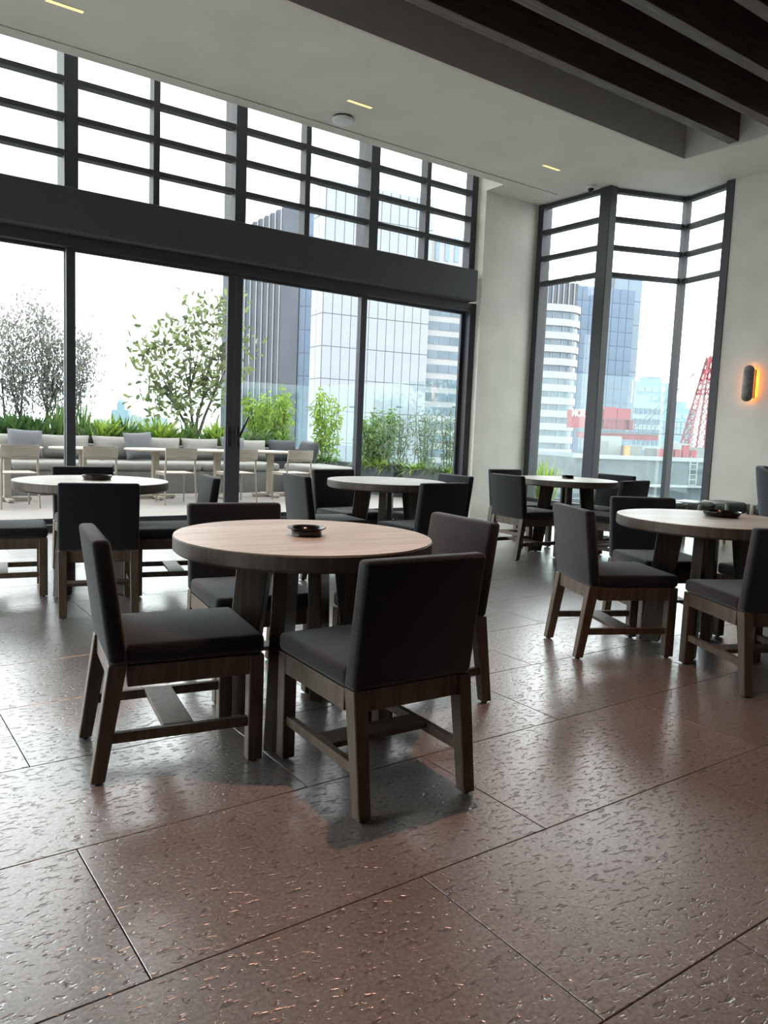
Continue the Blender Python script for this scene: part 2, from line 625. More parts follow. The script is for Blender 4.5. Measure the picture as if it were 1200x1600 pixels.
for k in range(11):
    link('beam', beam_mesh, ceiling, (0, 5.08 - 0.53 * k, ZC + 0.022))

# --- clerestory window above the beam (window_1)
win = empty('window_1', (0, YW, 3.37))
tag(win, 'clerestory window of dark mullions and bars above the steel beam', 'window', kind='structure')
post_x = [2.045 - 1.81 * k for k in range(3, 0, -1)] + [2.045, 3.861, 5.675]
thin_x = [p + 0.855 for p in post_x]
pm = MB().box((-0.066, -0.0, 3.37), (0.066, 0.30, 5.2)).mesh('post', M['frame_soft'], (0, 0, 3.37))
tm = MB().box((-0.034, 0.0, 3.37), (0.034, 0.14, 5.2)).mesh('mullion', M['frame_soft'], (0, 0, 3.37))
for p in post_x:
    link('post', pm, win, (p, 0, 0))
for p in thin_x:
    link('mullion', tm, win, (p, 0, 0))
MB().box((7.285, YW, 3.37), (7.39, YW + 0.14, 5.2)).build('jamb', M['frame_soft'], win)
edges = []
for p, t in zip(post_x, thin_x):
    edges += [(p + 0.066, t - 0.034), (t + 0.034, (p + 1.81 - 0.066) if p < 5.6 else 7.285)]
for (a, b) in edges:
    for zt in (4.812, 4.465, 4.119, 3.776):
        MB().box((a, YW + 0.0, zt - 0.05), (b, YW + 0.12, zt), bevel=0.004, seg=1).build('bar', M['frame_soft'], win)
    zz = [5.2, 4.79, 4.44, 4.094, 3.751, 3.37]
    MB().box((a - 0.02, YW + 0.125, 3.37), (b + 0.02, YW + 0.133, 5.2)).build('pane', M['glass'], win)
MB().box((XL, YW - 0.05, 3.37), (post_x[0] - 0.06, YW + 0.2, 5.2)).build('infill', M['frame_soft'], win)

# --- steel beam over the sliding doors
b = MB().box((XL, 8.135, 2.955), (7.27, YW + 0.13, 3.372), bevel=0.018, seg=2)
structure('trim_1', b, M['frame_soft'], 'deep dark steel beam across the top of the sliding doors', 'beam')

# --- door frame: head, sill, jamb
fr = empty('door_1', (0, YW, 0))
tag(fr, 'dark fixed frame around the sliding glass doors', 'door frame', kind='structure')
MB().box((XL, 8.28, 2.84), (7.39, 8.47, 2.953)).build('head', M['frame'], fr)
MB().box((XL, 8.27, 0.0), (7.39, 8.47, 0.075), bevel=0.004, seg=1).build('threshold', M['frame'], fr)
MB().box((7.285, 8.28, 0.075), (7.39, 8.47, 2.84)).build('jamb', M['frame'], fr)


def door_leaf(n, x0, x1, yy, label, sl=0.09, sr_=0.09, handle=None):
    d = empty('door_%d' % n, ((x0 + x1) / 2, yy, 0.075))
    tag(d, label, 'door', kind='structure')
    z0, z1 = 0.077, 2.838
    MB().box((x0, yy - 0.022, z0), (x0 + sl, yy + 0.022, z1), bevel=0.004, seg=1).build('stile', M['frame'], d)
    MB().box((x1 - sr_, yy - 0.022, z0), (x1, yy + 0.022, z1), bevel=0.004, seg=1).build('stile', M['frame'], d)
    MB().box((x0 + sl, yy - 0.022, z0), (x1 - sr_, yy + 0.022, z0 + 0.05)).build('bottom_rail', M['frame'], d)
    MB().box((x0 + sl, yy - 0.022, z1 - 0.03), (x1 - sr_, yy + 0.022, z1)).build('top_rail', M['frame'], d)
    MB().box((x0 + sl - 0.005, yy - 0.004, z0 + 0.04), (x1 - sr_ + 0.005, yy + 0.004, z1 - 0.02)).build('pane', M['glass'], d)
    if handle:
        hx, ang = handle
        h = MB().box((hx - 0.022, yy - 0.034, 0.90), (hx + 0.022, yy - 0.0225, 1.13), bevel=0.003, seg=1).build('lock_plate', M['black'], d)
        lv = MB()
        if ang:
            lv.tube([(hx, yy - 0.034, 1.03), (hx, yy - 0.075, 1.03)], 0.011, 8)
            lv.bar((hx - 0.004, yy - 0.075, 1.02), (hx + math.sin(ang) * 0.26, yy - 0.075, 1.02 + math.cos(ang) * 0.26), 0.018, 0.022, (0, 1, 0))
        else:
            lv.tube([(hx, yy - 0.034, 1.03), (hx, yy - 0.055, 1.03)], 0.012, 8)
        lv.build('lever' if ang else 'lock_knob', M['black'], h)
    return d


door_leaf(2, -3.4, -1.55, 8.345, 'sliding glass door leaf at the end by the side wall')
door_leaf(3, -1.62, 0.25, 8.405, 'sliding glass door leaf second from the side wall')
door_leaf(4, 0.17, 2.06, 8.405, 'sliding glass door leaf in front of the olive trees', sl=0.08, sr_=0.08)
door_leaf(5, 1.985, 3.805, 8.345, 'sliding glass door leaf in front of the broad leaved tree', handle=(3.755, 0))
door_leaf(6, 3.807, 5.60, 8.345, 'sliding glass door leaf with the raised black lever handle', handle=(3.865, 0.42))
door_leaf(7, 5.52, 7.284, 8.405, 'sliding glass door leaf in front of the grey planter boxes', sl=0.08, sr_=0.06)
MB().box((XL, 8.3, 0.075), (-3.4, 8.45, 2.84)).build('side_panel', M['frame'], fr)

# --- bay window (window_2)
bay = empty('window_2', (8.9, 6.9, 0))
tag(bay, 'tall three sided bay window with dark bars at the corner', 'window', kind='structure')
ZS = 0.20
BAR_Z = [(4.40, 4.475), (4.035, 4.095), (3.672, 3.730), (3.318, 3.378)]
corner_w = {1: 0.135, 2: 0.07}
for i, (px_, py_) in enumerate(BAY):
    if i == 0:
        MB().box((px_ - 0.02, py_ - 0.10, 0), (px_ + 0.16, py_, ZC)).build('jamb', M['frame'], bay)
    elif i == 1:
        MB().box((px_ - 0.03, py_ - 0.08, 0), (px_ + 0.11, py_ + 0.10, ZC), bevel=0.006, seg=1).build('corner_post', M['frame'], bay)
    elif i == 2:
        MB().box((px_ - 0.035, py_ - 0.035, 0), (px_ + 0.05, py_ + 0.05, ZC), rz=-0.3).build('corner_post', M['frame'], bay)
    else:
        MB().box((px_ - 0.055, py_ - 0.06, 0), (px_ + 0.12, py_ + 0.045, ZC + 0.02)).build('jamb', M['frame'], bay)
for (a, b) in zip(BAY, BAY[1:]):
    a3, b3 = Vector((a[0], a[1], 0)), Vector((b[0], b[1], 0))
    d = (b3 - a3).normalized()
    out = Vector((-d.y, d.x, 0))
    a4, b4 = a3 + out * 0.045, b3 + out * 0.045
    for z0, z1 in BAR_Z:
        m = (z0 + z1) / 2
        MB().bar(a4 + Vector((0, 0, m)), b4 + Vector((0, 0, m)), 0.09, z1 - z0).build('bar', M['frame_soft'], bay)
    MB().bar(a4 + Vector((0, 0, ZS + 0.03)), b4 + Vector((0, 0, ZS + 0.03)), 0.09, 0.06).build('sill_rail', M['frame'], bay)
    MB().bar(a4 + Vector((0, 0, ZS / 2)), b4 + Vector((0, 0, ZS / 2)), 0.10, ZS).build('curb', M['sill'], bay)
    MB().bar(a4 + out * 0.01 + Vector((0, 0, (ZS + 4.42) / 2)), b4 + out * 0.01 + Vector((0, 0, (ZS + 4.42) / 2)), 0.008, 4.42 - ZS).build('pane', M['glass'], bay)

# --- glazed side of the room (window_3)
side = empty('window_3', (XL, 2.4, 0))
tag(side, 'tall glazed side wall with dark posts facing the side terrace', 'window', kind='structure')
for k in range(4):
    yy = 2.4 + k * 1.955
    MB().box((XL - 0.14, yy, 0), (XL, yy + 0.11, ZC)).build('post', M['frame'], side)
    if k < 3:
        MB().box((XL - 0.074, yy + 0.11, 0.1), (XL - 0.066, yy + 1.955, ZC - 0.06)).build('pane', M['glass'], side)
        for z0, z1 in ((0, 0.1), (2.9, 3.1), (ZC - 0.06, ZC)):
            MB().box((XL - 0.12, yy + 0.11, z0), (XL - 0.02, yy + 1.955, z1)).build('bar', M['frame'], side)

# --- terrace deck outside
dk = MB().box((-4.2, YW + 0.13, -0.3), (8.75, 15.2, 0.0)).box((-10, -5, -0.3), (-4.2, 15.2, 0.0))
dk.prism([(8.44, 8.6), (8.5, 7.05), (9.62, 6.6), (9.62, 5.2), (13.0, 5.2), (13.0, 8.6)], -0.3, -0.02)
structure('floor_terrace', dk, M['deck'], 'bleached timber terrace deck outside the sliding doors', 'deck')


# ================================================================== FURNITURE
TABLE_Z, TABLE_D = 0.752, 0.995


def make_table():
    r = empty('dining_table')
    R = TABLE_D / 2
    mb = MB()
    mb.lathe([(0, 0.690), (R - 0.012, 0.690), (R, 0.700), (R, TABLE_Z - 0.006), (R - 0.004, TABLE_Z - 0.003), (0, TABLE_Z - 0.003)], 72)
    top = link('table_top', mb.mesh('table_top', M['table_rim_shaded'], smooth=True), r)
    n = 6
    for k in range(n):                                   # boards of the top, parted by fine joints
        y0, y1 = -R + TABLE_D * k / n + 0.0008, -R + TABLE_D * (k + 1) / n - 0.0008
        rr = R - 0.003
        y0, y1 = max(y0, -rr + 0.0005), min(y1, rr - 0.0005)
        up = [(math.sqrt(max(0, rr * rr - yy * yy)), yy) for yy in [y0 + (y1 - y0) * i / 14 for i in range(15)]]
        poly = up + [(-x, yy) for x, yy in reversed(up)]
        link('board', MB().prism(poly, TABLE_Z - 0.003, TABLE_Z).mesh('board', M['table_wood']), top)
    lb = MB()
    t = 0.0275
    lb.hexa([(0.215, -t, 0.006), (0.325, -t, 0.006), (0.325, t, 0.006), (0.215, t, 0.006),
             (0.125, -t, 0.690), (0.262, -t, 0.690), (0.262, t, 0.690), (0.125, t, 0.690)], 0.003, 1)
    leg = lb.mesh('leg', M['table_leg'])
    pad = MB().lathe([(0, 0), (0.016, 0), (0.016, 0.006), (0, 0.006)], 10, (0.27, 0, 0)).mesh('foot_pad', M['black'])
    for k in range(4):
        o = link('leg', leg, r, (0, 0, 0), (0, 0, math.pi / 4 + k * math.pi / 2))
        link('foot_pad', pad, o)
    return r


TABLES = {
    'T1': ((1.505, 2.615), -3, 'round oak dining table with a small flared black bowl, between tile floor and bare pier table'),
    'T2': ((1.455, 5.41), -13, 'round oak dining table with a wide brown dish, beside the sliding doors'),
    'T3': ((3.785, 5.235), 2, 'bare round oak dining table with nothing on it, near the plaster pier'),
    'T4': ((6.065, 5.295), 3, 'round oak dining table with a small black bowl, in front of the bay window'),
    'T5': ((4.015, 2.46), -22, 'round oak dining table with a wide black tray, near the green lounge stools'),
}
TABLES['T1'] = (TABLES['T1'][0], TABLES['T1'][1], 'round oak dining table with a small flared black bowl, out on the open floor')
proto = make_table()
for i, (k, (xy, rot, lab)) in enumerate(TABLES.items()):
    o = proto if i == 0 else copy_tree(proto)
    o.location = (xy[0], xy[1], 0)
    o.rotation_euler = (0, 0, math.radians(rot))
    tag(o, lab, 'table', 'round dining tables')


def make_chair():
    r = empty('dining_chair')
    mb = MB()
    W = 0.226
    mb.box((-W, -0.175, 0.388), (W, 0.290, 0.455), bevel=0.020, seg=3)
    for v in mb.bm.verts:                                 # slight crown
        if v.co.z > 0.43:
            v.co.z += 0.008 * (1 - (v.co.x / W) ** 2) * (1 - ((v.co.y - 0.06) / 0.24) ** 2)
    link('seat', mb.mesh('seat', M['fabric'], smooth=True, angle=60), r)
    mb = MB()
    yb0, yb1, T = -0.222, -0.276, 0.062
    mb.hexa([(-W, yb0, 0.392), (W, yb0, 0.392), (W, yb0 + T, 0.392), (-W, yb0 + T, 0.392),
             (-W, yb1, 0.795), (W, yb1, 0.795), (W, yb1 + T * 0.92, 0.795), (-W, yb1 + T * 0.92, 0.795)], 0.016, 3)
    link('backrest', mb.mesh('backrest', M['fabric'], smooth=True, angle=60), r)
    fl_ = MB().box((-0.0245, -0.026, 0.008), (0.0245, 0.026, 0.386), bevel=0.003, seg=1).mesh('leg', M['chair_wood'])
    rb = MB()
    rb.hexa([(-0.022, -0.022, 0.008), (0.022, -0.022, 0.008), (0.022, 0.022, 0.008), (-0.022, 0.022, 0.008),
             (-0.0245, 0.031, 0.392), (0.0245, 0.031, 0.392), (0.0245, 0.089, 0.392), (-0.0245, 0.089, 0.392)], 0.003, 1)
    rl = rb.mesh('leg', M['chair_wood'])
    gl = MB().lathe([(0, 0), (0.012, 0), (0.012, 0.008), (0, 0.008)], 10).mesh('glide', M['black'])
    for s in (-1, 1):
        o = link('leg', fl_, r, (s * 0.200, 0.262, 0))
        link('glide', gl, o)
        o = link('leg', rl, r, (s * 0.200, -0.255, 0))
        link('glide', gl, o)
    sm = MB().box((-0.0175, -0.165, 0.318), (0.0175, 0.236, 0.387), bevel=0.002, seg=1).mesh('seat_rail', M['chair_wood'])
    for s in (-1, 1):
        link('seat_rail', sm, r, (s * 0.205, 0, 0))
    link('seat_rail', MB().box((-0.1755, 0.244, 0.318), (0.1755, 0.282, 0.387), bevel=0.002, seg=1).mesh('seat_rail', M['chair_wood']), r)
    link('seat_rail', MB().box((-0.1755, -0.216, 0.322), (0.1755, -0.180, 0.391), bevel=0.002, seg=1).mesh('seat_rail', M['chair_wood']), r)
    st = MB().box((-0.012, -0.222, 0.130), (0.012, 0.237, 0.164), bevel=0.002, seg=1).mesh('stretcher', M['chair_wood'])
    for s in (-1, 1):
        link('stretcher', st, r, (s * 0.200, 0, 0))
    link('cross_stretcher', MB().box((-0.188, -0.045, 0.146), (0.188, 0.055, 0.165), bevel=0.002, seg=1).mesh('cross_stretcher', M['chair_wood']), r)
    return r


CHAIRS = {
    'T1-Y': (1.483, 2.068, 87.8), 'T1-X': (0.962, 2.62, -9.3), 'T1+X': (2.08, 2.631, 176.1), 'T1+Y': (1.545, 3.178, -98.5),
    'T2-Y': (1.342, 4.876, 77.1), 'T2+Y': (1.60, 5.985, -91.3), 'T2+X': (1.955, 5.21, 168), 'T2-X': (0.90, 5.57, -9.7),
    'T3-X': (3.215, 5.29, -5.7), 'T3+Y': (3.767, 5.785, -86.2), 'T3-Y': (3.735, 4.68, 90.7), 'T3+X': (4.34, 5.30, 178),
    'T4-X': (5.495, 5.302, -3.2), 'T4+Y': (6.02, 5.90, -92), 'T4+X': (6.59, 5.272, 183.2), 'T4-Y': (6.07, 4.745, 95.6),
    'T5-X': (3.545, 2.741, -25.1), 'T5+Y': (4.30, 2.97, -117), 'T5-Y': (3.747, 1.999, 64.2), 'T5+X': (4.62, 2.33, 170),
}
T_WORD = {'T1': 'the open floor table', 'T2': 'the brown dish table', 'T3': 'the bare table',
          'T4': 'the bay window table', 'T5': 'the black tray table'}
S_WORD = {'-Y': 'on the side farthest from the doors', '+Y': 'on the side nearest the doors', '+X': 'on the side towards the sconce wall', '-X': 'on the side away from the sconce wall'}
proto = make_chair()
for i, (k, (cx, cy_, a)) in enumerate(CHAIRS.items()):
    o = proto if i == 0 else copy_tree(proto)
    o.location = (cx, cy_, 0)
    o.rotation_euler = (0, 0, math.radians(a - 90))
    tag(o, 'charcoal chair at %s, %s' % (T_WORD[k[:2]], S_WORD[k[2:]]), 'chair', 'charcoal dining chairs')


# --- bowls and dishes on the tables
def flared_bowl(loc, label, s=1.0):
    mb = MB()
    mb.lathe([(0, 0), (0.050 * s, 0), (0.060 * s, 0.004), (0.058 * s, 0.016), (0.062 * s, 0.024), (0.076 * s, 0.030), (0.076 * s, 0.033), (0.062 * s, 0.030), (0.050 * s, 0.018), (0.044 * s, 0.009), (0, 0.008)], 44)
    o = link('bowl', mb.mesh('bowl', M['bowl'], smooth=True, angle=50), None, loc)
    tag(o, label, 'bowl', 'small flared bowls')


def wide_dish(loc, label, mat, r=0.1, flare=0.0):
    mb = MB()
    mb.lathe([(0, 0), (r * (0.86 - flare), 0), (r * 0.92, 0.010), (r, 0.027), (r * 0.995, 0.031), (r * 0.93, 0.028), (r * 0.86, 0.014), (r * (0.80 - flare), 0.008), (0, 0.008)], 48)
    o = link('dish', mb.mesh('dish', mat, smooth=True, angle=50), None, loc)
    tag(o, label, 'dish', 'wide dishes')


flared_bowl((1.505, 2.60, TABLE_Z), 'small glossy black bowl with flared rim on the open floor table')
flared_bowl((6.15, 5.36, TABLE_Z), 'small glossy black bowl with flared rim on the bay window table', 0.98)
wide_dish((1.50, 5.46, TABLE_Z), 'wide dark brown dish with straight sides on the table by the doors', M['tray'], 0.098, -0.04)
wide_dish((4.19, 2.49, TABLE_Z), 'wide shallow black tray on the table near the lounge stools', M['bowl'], 0.104, 0.05)


# --- wall sconce
sc = empty('wall_sconce', (XR, 5.283, 1.915))
tag(sc, 'grey marble capsule sconce glowing orange against the wall', 'wall lamp')
mb = MB()
prof = [(0, -0.222)] + [(0.066 * math.sin(t * math.pi / 12), -0.222 + 0.066 * (1 - math.cos(t * math.pi / 12))) for t in range(1, 7)] + \
       [(0.066 * math.cos(t * math.pi / 12), 0.156 + 0.066 * math.sin(t * math.pi / 12)) for t in range(0, 6)] + [(0, 0.222)]
mb.lathe(prof, 28, (-0.105, 0, 0))
link('body', mb.mesh('body', M['sconce'], smooth=True, angle=60), sc)
link('back_plate', MB().box((-0.012, -0.035, -0.17), (0.0, 0.035, 0.17), bevel=0.003, seg=1).mesh('back_plate', M['frame']), sc)
link('light_strip', MB().box((-0.042, -0.022, -0.165), (-0.034, 0.022, 0.165)).mesh('light_strip', M['sconce_glow']), sc)
link('bracket', MB().box((-0.034, -0.008, -0.02), (-0.012, 0.008, 0.02)).mesh('bracket', M['frame']), sc)

# --- things on the ceiling
for k, (cx, lab) in enumerate(((1.66, 'recessed linear ceiling light over the table with the brown dish'),
                               (4.515, 'recessed linear ceiling light beside the smoke detector'),
                               (7.345, 'recessed linear ceiling light near the plaster pier'))):
    l = empty('ceiling_light', (cx, 6.985, ZC))
    tag(l, lab, 'ceiling light', 'recessed linear ceiling lights')
    tr = MB()
    for lo, hi in (((-0.15, -0.029, -0.004), (0.15, -0.022, 0)), ((-0.15, 0.022, -0.004), (0.15, 0.029, 0)), ((-0.15, -0.022, -0.004), (-0.143, 0.022, 0)), ((0.143, -0.022, -0.004), (0.15, 0.022, 0))):
        tr.box(lo, hi)
    link('bezel', tr.mesh('bezel', M['white_plastic']), l)
    link('lens', MB().box((-0.143, -0.022, -0.003), (0.143, 0.022, -0.0005)).mesh('lens', M['lamp_warm']), l)
sd = empty('smoke_detector', (4.566, 7.385, ZC))
tag(sd, 'round white smoke detector on the ceiling near the slot', 'smoke detector')
link('base', MB().lathe([(0, 0), (0.10, 0), (0.10, -0.018), (0, -0.018)], 36).mesh('base', M['slot'], smooth=True), sd)
link('cover', MB().lathe([(0, -0.018), (0.112, -0.018), (0.117, -0.028), (0.110, -0.052), (0.07, -0.066), (0, -0.068)], 36).mesh('cover', M['white_plastic'], smooth=True), sd)
sc2 = empty('security_camera', (8.235, 7.11, ZC))
tag(sc2, 'small white dome security camera on the ceiling by the bay window', 'camera')
link('housing', MB().lathe([(0, 0), (0.062, 0), (0.066, -0.02), (0.050, -0.045), (0.0, -0.050)], 28).mesh('housing', M['white_plastic'], smooth=True), sc2)
link('dome', MB().lathe([(0, -0.088), (0.018, -0.084), (0.032, -0.070), (0.040, -0.045), (0, -0.045)], 24, (-0.012, -0.012, 0)).mesh('dome', M['black'], smooth=True), sc2)


# --- small downlights between the beams
for lx, lab in ((1.9, 'small black downlight between the beams above the open floor table'), (4.75, 'small black downlight between the beams above the black tray table'), (7.6, 'small black downlight between the beams near the sconce wall')):
    dl = empty('downlight', (lx, 2.225, 4.78))
    tag(dl, lab, 'ceiling light', 'downlights between the beams')
    link('housing', MB().lathe([(0.045, 0), (0.055, 0), (0.055, 0.16), (0.012, 0.17), (0.012, 0.34), (0, 0.34)], 24).mesh('housing', M['black'], smooth=True), dl)
    link('lens', MB().lathe([(0, 0.03), (0.046, 0.03), (0.046, 0.036), (0, 0.036)], 24).mesh('lens', M['lamp_warm']), dl)
    ld = bpy.data.lights.new('downlight_beam', 'SPOT')
    ld.energy = 58 if lx < 3 else 9
    ld.color = (1.0, 0.52, 0.36)
    ld.spot_size = math.radians(56)
    ld.spot_blend = 0.8
    ld.shadow_soft_size = 0.04
    lo_ = link('lamp', ld, dl, (0, 0, 0.02))

# --- lounge stools along the wall, and a high backed armchair
def make_stool():
    r = empty('lounge_stool')
    mb = MB().box((-0.20, -0.20, 0.34), (0.20, 0.20, 0.475), bevel=0.045, seg=4)
    for v in mb.bm.verts:
        if v.co.z > 0.44:
            v.co.z += 0.022 * (1 - (v.co.x / 0.2) ** 2) * (1 - (v.co.y / 0.2) ** 2)
    link('cushion', mb.mesh('cushion', M['green_leather'], smooth=True, angle=60), r)
    lg = MB().lathe([(0, 0), (0.017, 0), (0.021, 0.30), (0.021, 0.455), (0.016, 0.462), (0, 0.462)], 14).mesh('leg', M['pale_wood'], smooth=True)
    for a, b in ((-1, -1), (1, -1), (1, 1), (-1, 1)):
        link('leg', lg, r, (a * 0.195, b * 0.195, 0))
    fr_ = MB()
    for s in (-1, 1):
        fr_.box((-0.18, s * 0.195 - 0.014, 0.29), (0.18, s * 0.195 + 0.014, 0.335))
        fr_.box((s * 0.195 - 0.014, -0.18, 0.29), (s * 0.195 + 0.014, 0.18, 0.335))
    link('seat_frame', fr_.mesh('seat_frame', M['pale_wood']), r)
    return r


proto = make_stool()
for i, (p, a, lab) in enumerate((((7.82, 5.40), 0.0, 'green leather lounge stool at the end nearest the bay window table'),
                                 ((8.31, 5.33), 0.12, 'green leather lounge stool with pale posts, second from the bay window table'),
                                 ((8.80, 5.22), -0.1, 'green leather lounge stool with pale posts, third from the bay window table'),
                                 ((9.08, 4.70), 0.05, 'green leather lounge stool tucked close to the sconce wall'))):
    o = proto if i == 0 else copy_tree(proto)
    o.location = (p[0], p[1], 0)
    o.rotation_euler = (0, 0, a)
    tag(o, lab, 'stool', 'green lounge stools')

ac = empty('lounge_armchair', (6.44, 3.13, 0), math.radians(200))
tag(ac, 'high backed grey wool armchair at the edge of the lounge area', 'armchair')
mb = MB()
segs = []
for k in range(13):                                       # curved wrap-around back, flaring towards the top
    t = -1.15 + 2.3 * k / 12
    segs.append((math.sin(t), -math.cos(t)))
vb = mb.bm
rows = []
for zi, (z, r1, r2) in enumerate(((0.34, 0.29, 0.23), (0.60, 0.335, 0.265), (0.85, 0.375, 0.30), (1.0, 0.395, 0.325))):
    rows.append(([vb.verts.new((s[0] * r1, s[1] * r1 * 0.95, z - 0.10 * (zi == 3) * abs(s[0]) ** 3)) for s in segs],
                 [vb.verts.new((s[0] * r2, s[1] * r2 * 0.95, z - 0.10 * (zi == 3) * abs(s[0]) ** 3)) for s in segs]))
for (o1, i1), (o2, i2) in zip(rows, rows[1:]):
    for k in range(12):
        vb.faces.new((o1[k], o1[k + 1], o2[k + 1], o2[k]))
        vb.faces.new((i1[k + 1], i1[k], i2[k], i2[k + 1]))
    for k in (0, 12):
        vb.faces.new((o1[k], o2[k], i2[k], i1[k]))
for k in range(12):
    vb.faces.new((rows[-1][0][k], rows[-1][0][k + 1], rows[-1][1][k + 1], rows[-1][1][k]))
    vb.faces.new((rows[0][0][k + 1], rows[0][0][k], rows[0][1][k], rows[0][1][k + 1]))
bmesh.ops.recalc_face_normals(vb, faces=vb.faces)
bmesh.ops.bevel(vb, geom=[e for e in vb.edges if e.calc_face_angle(0) > 0.9], offset=0.02, segments=3, profile=0.5, affect='EDGES')
link('backrest', mb.mesh('backrest', M['grey_wool'], smooth=True, angle=70), ac)
link('seat', MB().box((-0.235, -0.20, 0.31), (0.235, 0.33, 0.45), bevel=0.04, seg=3).mesh('seat', M['grey_wool'], smooth=True, angle=60), ac)
lg = MB().lathe([(0, 0), (0.013, 0), (0.02, 0.32), (0, 0.32)], 12).mesh('leg', M['chair_wood'], smooth=True)
for a, b in ((-1, -0.8), (1, -0.8), (1, 1.2), (-1, 1.2)):
    link('leg', lg, ac, (a * 0.19, b * 0.2, 0))


# ================================================================== TERRACE
# --- glass screen around the terrace
def screen(name, pts, z0, z1, label, clamp_z):
    root = empty(name, (pts[0][0], pts[0][1], 0))
    tag(root, label, 'glass screen')
    for a, b in zip(pts, pts[1:]):
        va, vb_ = Vector((a[0], a[1], 0)), Vector((b[0], b[1], 0))
        d = (vb_ - va).normalized() * 0.006
        MB().bar(va + d + Vector((0, 0, (z0 + z1) / 2)), vb_ - d + Vector((0, 0, (z0 + z1) / 2)), 0.014, z1 - z0).build('pane', M['rail_glass'], root)
        MB().bar(va + Vector((0, 0, z0 / 2)), vb_ + Vector((0, 0, z0 / 2)), 0.10, z0).build('base_shoe', M['planter'], root)
    for q in pts[1:]:
        for cz in clamp_z:
            MB().box((q[0] - 0.06, q[1] - 0.02, cz - 0.014), (q[0] + 0.06, q[1] + 0.02, cz + 0.014), bevel=0.004, seg=1).build('clamp', M['rail_metal'], root)
    return root


screen('glass_screen', [(-3.13 + 1.96 * k, 15.0) for k in range(7)], 0.45, 2.05, 'tall clear glass screen behind the long terrace planter', (1.60,))
screen('glass_screen', [(8.68, 14.92 - 1.6 * k) for k in range(5)], 0.45, 2.05, 'tall clear glass screen behind the grey planter boxes', (1.60,))
screen('glass_screen', [(8.9, 9.2), (10.6, 8.6), (12.3, 8.0), (12.9, 6.2), (12.6, 4.4)], 0.15, 2.22, 'tall clear glass screen outside the bay window', (1.65,))

# --- long planter and bench
pl = empty('long_planter', (1.5, 14.0, 0))
tag(pl, 'long low rendered planter bed behind the terrace bench', 'planter')
MB().box((-4, 13.42, 0), (7.6, 13.54, 0.74)).box((-4, 14.66, 0), (7.6, 14.78, 0.74)).box((7.5, 13.54, 0), (7.6, 14.66, 0.74)).build('wall', M['bench_render'], pl)
MB().box((-4, 13.54, 0.55), (7.5, 14.66, 0.70)).build('soil', M['soil'], pl)
bn = empty('terrace_bench', (1.7, 12.8, 0))
tag(bn, 'long built-in terrace bench with a return at its end', 'bench')
MB().box((-4, 12.24, 0), (6.62, 13.40, 0.36), bevel=0.01, seg=1).box((6.62, 11.0, 0), (7.45, 13.40, 0.36), bevel=0.01, seg=1).build('base', M['bench_render'], bn)
MB().box((-4, 13.22, 0.36), (7.45, 13.40, 0.74), bevel=0.01, seg=1).build('back_panel', M['bench_render'], bn)


def soft_box(lo, hi, bev):
    mb = MB().box(lo, hi, bevel=bev, seg=3)
    c = [(lo[i] + hi[i]) / 2 for i in range(3)]
    h = [(hi[i] - lo[i]) / 2 for i in range(3)]
    for v in mb.bm.verts:
        if v.co.z > c[2]:
            v.co.z += 0.03 * max(0, 1 - ((v.co.x - c[0]) / h[0]) ** 2) * max(0, 1 - ((v.co.y - c[1]) / h[1]) ** 2)
    mb.smooth = True
    return mb


def put(name, mb, mat, base, label, category, group=None):
    o = link(name, mb.mesh(name, mat, base), None, base)
    return tag(o, label, category, group)


for k in range(6):
    x1 = 6.50 - 1.45 * k
    put('seat_cushion', soft_box((x1 - 1.435, 12.22, 0.361), (x1, 13.20, 0.50), 0.045), M['cushion'], (x1 - 0.72, 12.7, 0.361),
        'long oatmeal seat cushion on the terrace bench', 'cushion', 'terrace bench seat cushions')
put('seat_cushion', soft_box((6.66, 11.02, 0.361), (7.43, 12.40, 0.50), 0.045), M['cushion'], (7.05, 11.7, 0.361), 'pale seat cushion on the return end of the terrace bench', 'cushion')


def pillow(loc, size, lean, yaw, mat, label, group, name='back_cushion', roll=0.0, bulge=0.42):
    mb = MB().pillow(size, bulge)
    o = link(name, mb.mesh(name, mat, smooth=True, angle=80), None, loc, (-lean, roll, yaw))
    return tag(o, label, 'cushion' if name == 'back_cushion' else 'pillow', group)


for x0, x1 in ((-1.0, 0.02), (0.05, 0.92), (0.95, 1.80), (1.83, 2.68), (2.71, 3.46), (3.50, 4.36), (4.39, 4.98), (5.00, 5.68), (5.70, 6.0), (6.02, 6.62)):
    if x1 - x0 < 0.4:
        continue
    pillow(((x0 + x1) / 2, 13.02, 0.70), (x1 - x0, 0.26, 0.38), 0.22, 0, M['cushion'], 'oatmeal back cushion leaning along the terrace bench', 'terrace bench back cushions')
pillow((2.44, 12.74, 0.745), (0.50, 0.20, 0.44), 0.30, 0.0, M['cushion_grey'], 'grey throw pillow on the bench in front of the olive trees', 'grey throw pillows', 'throw_pillow', 0.05)
pillow((4.17, 12.74, 0.745), (0.48, 0.20, 0.46), 0.32, 0.05, M['cushion_grey'], 'grey throw pillow in the middle of the terrace bench', 'grey throw pillows', 'throw_pillow', -0.06)
pillow((5.83, 12.74, 0.72), (0.46, 0.20, 0.44), 0.30, 0.0, M['cushion_grey'], 'grey throw pillow below the bright bamboo clump', 'grey throw pillows', 'throw_pillow', 0.04)
pillow((6.95, 13.00, 0.70), (0.60, 0.24, 0.42), 0.22, 0.0, M['cushion_dark'], 'dark grey cushion in the corner of the terrace bench', None, 'back_cushion')
pillow((7.24, 12.55, 0.70), (0.60, 0.22, 0.40), 0.22, -1.57, M['cushion_dark'], 'dark grey cushion on the return end of the bench', None, 'back_cushion')


